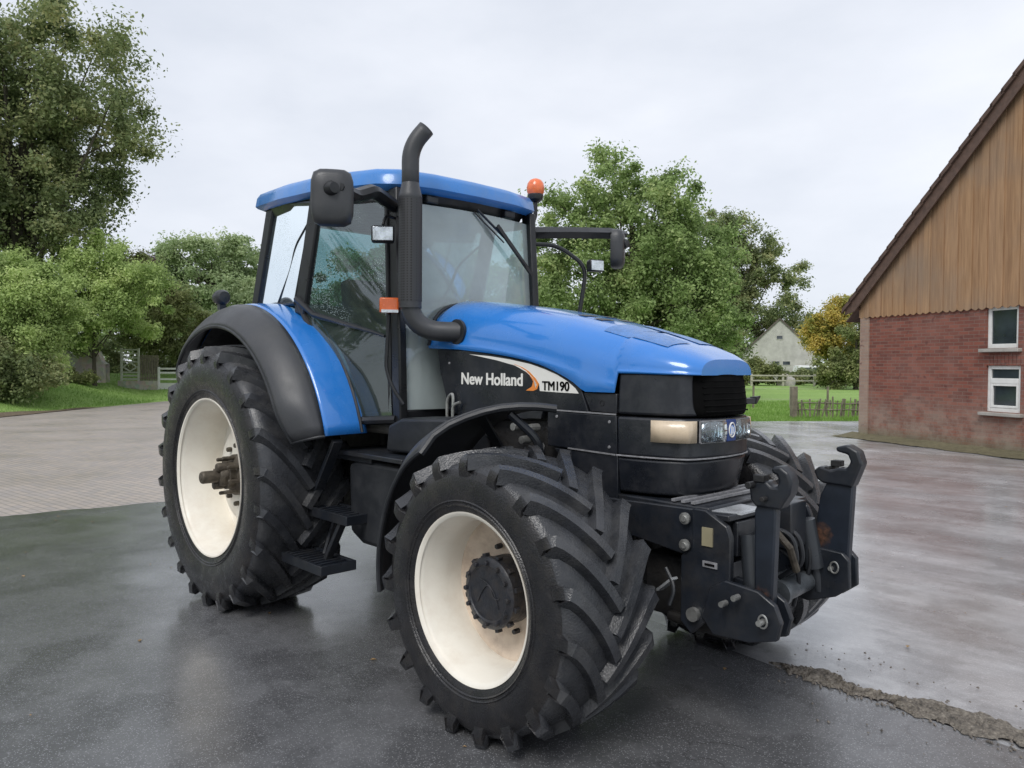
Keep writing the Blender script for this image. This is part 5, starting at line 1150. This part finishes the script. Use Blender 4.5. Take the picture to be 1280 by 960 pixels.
# floor, walls, inside
g = MB(); g.box((.75, 0, 1.33), (1.4, 1.24, .08)); g.box((-.1, 0, 1.75), (.7, 1.30, .9)); g.box((.25, .50, 1.9), (.6, .22, .45)); g.box((.25, -.52, 1.85), (.5, .18, .4))
g.build('floor', MT['interior'], cab, bevel=.03)
g = MB(); g.prism([(1.22, 1.38), (1.45, 1.38), (1.45, 2.03), (1.18, 2.10), (1.10, 2.0), (1.22, 1.8)], lambda a, b, t: (a, t, b), -.24, .24); g.build('dashboard', MT['plastic'], cab, bevel=.03)
g = MB(); c0 = Vector((1.0, 0, 2.13)); ax = Vector((-.45, 0, .9)).normalized(); e1 = Vector((0, 1, 0)); e2 = ax.cross(e1)
g.tube([c0 + (e1 * math.cos(a) + e2 * math.sin(a)) * .20 for a in [2 * pi * i / 28 for i in range(29)]], .016, 8)
for a in (.5, 2.6, 4.7): g.tube([c0 - ax * .04, c0 + (e1 * math.cos(a) + e2 * math.sin(a)) * .20], .012, 6)
g.tube([c0 - ax * .04, (1.17, 0, 1.9)], .035, 10); g.build('steering_wheel', MT['plastic'], cab)
g = MB(); g.box((.42, 0, 1.83), (.52, .52, .14)); g.box((.16, 0, 2.15), (.12, .44, .55), Matrix.Rotation(math.radians(-10), 3, 'Y')); 
for s in (-1, 1): g.box((.35, s * .33, 2.03), (.36, .08, .06))
g.build('seat', MT['seat'], cab, bevel=.05, segs=3)
# roof
def roof_ring(k, z, inset=0):
    pts = []
    out = [(1.50, .0), (1.49, .35), (1.43, .60), (1.30, .70), (.8, .80), (.2, .80), (-.30, .74), (-.42, .60), (-.46, .3), (-.46, 0)]
    out = [(x, -y) for x, y in out] + [(x, y) for x, y in out[-2:0:-1]]
    cx = .5; return [(cx + (x - cx) * k, y * k, z(x, y) if callable(z) else z) for x, y in out]
sl = lambda x: .00
zr = lambda base: (lambda x, y: base + .018 + .044 * (1.4 - x) - .015 * max(0, (x - .9) / .6) ** 1.5 - .012 * (y / .8) ** 2)
g = MB(); rings = [roof_ring(.955, zr(2.868)), roof_ring(.995, zr(2.884)), roof_ring(1.012, zr(2.90)), roof_ring(1.0, zr(2.965)), roof_ring(.975, zr(2.998)), roof_ring(.93, zr(3.016)), roof_ring(.75, zr(3.038)), roof_ring(.4, zr(3.055)), roof_ring(.03, zr(3.06))]
m_ = len(rings[0]); g.add([p for r in rings for p in r], [(i * m_ + j, i * m_ + (j + 1) % m_, (i + 1) * m_ + (j + 1) % m_, (i + 1) * m_ + j) for i in range(len(rings) - 1) for j in range(m_)] + [tuple((len(rings) - 1) * m_ + j for j in range(m_))])
g.build('roof', MT['bluedark'], cab, smooth=45)
g = MB(); r1, r2 = roof_ring(.95, zr(2.905)), roof_ring(.90, zr(2.80)); g.add(r1 + r2, [(j, (j + 1) % m_, m_ + (j + 1) % m_, m_ + j) for j in range(m_)] + [tuple(range(m_, 2 * m_))]); g.build('roof_liner', MT['frame'], cab, bevel=.01)
g = MB()
for y_ in (-.35, .35): g.box((1.42, y_, 2.835), (.07, .10, .05))
g.build('roof_clips', MT['plastic'], cab, bevel=.01)
# wiper
g = MB(); g.tube([(1.47, .02, 2.82), (1.515, .25, 2.64), (1.50, .46, 2.47)], .009, 7); g.tube([(1.47, -.01, 2.80), (1.505, .24, 2.615)], .006, 6); g.bar((1.525, .16, 2.72), (1.49, .54, 2.41), .014, .028); g.build('wiper', MT['frame'], cab)
# exhaust
EXh = (1.60, -.64)
g = MB(); ex = [(EXh[0], EXh[1], z) for z in (2.10, 2.2, 2.4, 2.6, 2.78)]
g.tube(ex, .072, 24); el = bez((EXh[0], EXh[1], 2.12), (EXh[0] + .0, EXh[1] + .02, 1.955), (1.74, -.47, 1.955), 10) + [Vector((1.80, -.40, 1.955))]
g.tube(el, .062, 20)
g.lathe([(.072, 2.77), (.074, 2.78), (.070, 2.80), (.060, 2.84), (.054, 2.87)], 24, 'z', (EXh[0], EXh[1], 0))
MT['perf'] = None
def perf_mat():
    m, t, n, l, p = nodes('perforated_guard'); c = n.new('ShaderNodeTexCoord').outputs['Object']
    v = n.new('ShaderNodeTexVoronoi'); v.inputs['Scale'].default_value = 62; v.inputs['Randomness'].default_value = 0; l.new(c, v.inputs['Vector'])
    l.new(ramp(n, l, v.outputs['Distance'], [(.30, (.004, .004, .004)), (.36, (.035, .036, .04))]), p.inputs['Base Color']); p.inputs['Roughness'].default_value = .5
    return m
MT['perf'] = perf_mat()
exh = g.build('exhaust', MT['fender'], TR)
MB().lathe([(.0735, 2.14), (.0735, 2.77)], 32, 'z', (EXh[0], EXh[1], 0)).build('heat_guard', MT['perf'], exh)
g = MB(); tp = [(EXh[0], EXh[1], 2.79), (EXh[0], EXh[1], 2.95)] + bez((EXh[0], EXh[1], 3.0), (EXh[0], EXh[1], 3.10), (EXh[0] + .04, EXh[1] + .06, 3.18), 8) + [Vector((EXh[0] + .055, EXh[1] + .08, 3.21))]
g.tube(tp, .052, 20, cap=False); g.build('tail_pipe', MT['fender'], exh, solid=.004)
g = MB(); g.bar((EXh[0], EXh[1], 2.30), (1.44, -.62, 2.30), .03, .06); g.bar((EXh[0], EXh[1], 2.72), (1.41, -.61, 2.72), .03, .06); g.build('exhaust_bracket', MT['frame'], exh)
g = MB(); g.lathe([(.0, -.0), (.078, 0), (.078, .02), (.062, .03)], 20, 'y', (1.80, -.435, 1.955)); g.build('flange', MT['plastic'], exh)
# mirrors
def mirror(s, arm_pts, c, w, h, ang, glassside):
    g = MB(); g.tube(arm_pts, [.044] * (len(arm_pts) - 1) + [.024], 4 if s > 0 else 8)
    a = g.build('mirror_arm', MT['frame'], TR)
    M = Matrix.Rotation(ang, 3, 'Z'); g = MB(); n_ = 24
    def sq(k, t):
        o = []
        for i in range(n_):
            th = 2 * pi * i / n_; cx, cz = math.cos(th), math.sin(th); p = 5
            r_ = (abs(cx) ** p + abs(cz) ** p) ** (-1 / p); o.append(Vector(c) + M @ Vector((t, cx * r_ * w / 2 * k, cz * r_ * h / 2 * k)))
        return o
    rs2 = [sq(.96, -.035), sq(1, -.02), sq(1, .02), sq(.93, .05), sq(.75, .065), sq(.3, .07)]
    g.add([p for r in rs2 for p in r], [(i * n_ + j, i * n_ + (j + 1) % n_, (i + 1) * n_ + (j + 1) % n_, (i + 1) * n_ + j) for i in range(len(rs2) - 1) for j in range(n_)] + [tuple(5 * n_ + j for j in range(n_))])
    m_ = g.build('mirror', MT['fender'], TR, smooth=60)
    g = MB(); q = sq(.955, -.034); g.add(q, [tuple(range(n_))]); g.build('mirror_face', MT['mirrorglass'], m_, smooth=0)
    g = MB(); k = Vector(c) + M @ Vector((.07, 0, .04)); g.lathe([(.0, .03), (.03, .028), (.042, .0), (.042, -.02)], 14, 'x', k); g.build('ball_joint', MT['frame'], m_)
mirror(-1, path([(1.40, -.62, 2.76), (1.52, -.86, 2.80), (1.62, -1.05, 2.72), (1.74, -1.22, 2.73)], .05), (1.66, -1.22, 2.68), .235, .315, math.radians(-32), 1)
mirror(1, [(1.38, .62, 2.745), (1.48, .95, 2.775), (1.56, 1.36, 2.81), (1.57, 1.54, 2.825)], (1.565, 1.42, 2.69), .22, .31, math.radians(33), 1)
# work lights, indicator, beacon
def worklight(c, M, w=.14, h=.10):
    g = MB(); g.box(c, (.07, w, h), M); b = g.build('work_light', MT['frame'], TR, bevel=.015)
    g = MB(); g.box(Vector(c) + M @ Vector((.038, 0, 0)), (.006, w * .86, h * .80), M); g.build('lamp_glass', MT['lamp'], b, bevel=.004); return b
worklight((1.45, -.74, 2.56), Matrix.Rotation(math.radians(-35), 3, 'Z'), .145, .105)
MB().tube(path([(1.42, -.62, 2.68), (1.45, -.72, 2.68), (1.45, -.74, 2.62)], .03), .010, 7).build('lamp_stalk', MT['frame'], TR)
g = MB(); g.tube(path([(1.40, .63, 2.66), (1.50, .80, 2.66), (1.66, .95, 2.50), (1.62, .90, 2.05), (1.5, .70, 1.75)], .10), .016, 9); g.build('hand_rail', MT['frame'], TR)
worklight((1.72, .98, 2.50), Matrix.Rotation(math.radians(-20), 3, 'Z'), .12, .09)
g = MB(); g.box((1.46, -.70, 2.12), (.07, .12, .095), Matrix.Rotation(math.radians(-30), 3, 'Z')); ind = g.build('side_indicator', MT['orange'], TR, bevel=.01)
g = MB(); g.box((1.475, -.708, 2.082), (.062, .104, .018), Matrix.Rotation(math.radians(-30), 3, 'Z')); g.build('clear_strip', MT['lamp'], ind)
g = MB(); g.tube([(1.46, -.64, 2.12), (1.44, -.60, 2.10)], .016, 7); g.tube(path([(1.44, -.69, 2.06), (1.44, -.71, 1.72), (1.50, -.70, 1.60), (1.56, -.66, 1.50)], .05), .012, 8); g.build('grab_handle', MT['frame'], TR)
g = MB(); g.tube([(1.32, .68, 2.76), (1.32, .74, 2.90), (1.32, .74, 3.01)], .016, 8); g.lathe([(0, 3.0), (.03, 3.0), (.055, 3.02), (.062, 3.05), (.06, 3.06)], 20, 'z', (1.32, .74, 0)); bc = g.build('beacon', MT['frame'], TR)
MB().lathe([(.055, 3.055), (.066, 3.08), (.069, 3.11), (.062, 3.145), (.045, 3.168), (.02, 3.18), (.0, 3.182)], 22, 'z', (1.32, .74, 0)).build('beacon_lens', MT['beacon'], bc)

for old, new in (('frame_rail', 'frame_rail'), ('engine_fittings', 'engine_fitting'), ('bolts', 'bolt'), ('linkage_hoses', 'linkage_hose'), ('hydraulic_hoses', 'hydraulic_hose'),
                 ('bonnet_vent', 'bonnet_vent'), ('bonnet_slots', 'bonnet_slot'), ('roof_clips', 'roof_clip'), ('cab_step_plate', 'step_plate'), ('bumper_edge', 'bumper_edge'), ('panel_edge', 'panel_edge'), ('cross_member', 'cross_member')):
    o = bpy.data.objects.get(old)
    if o:
        o.name = 'tmp_' + old; split_loose(o, new)
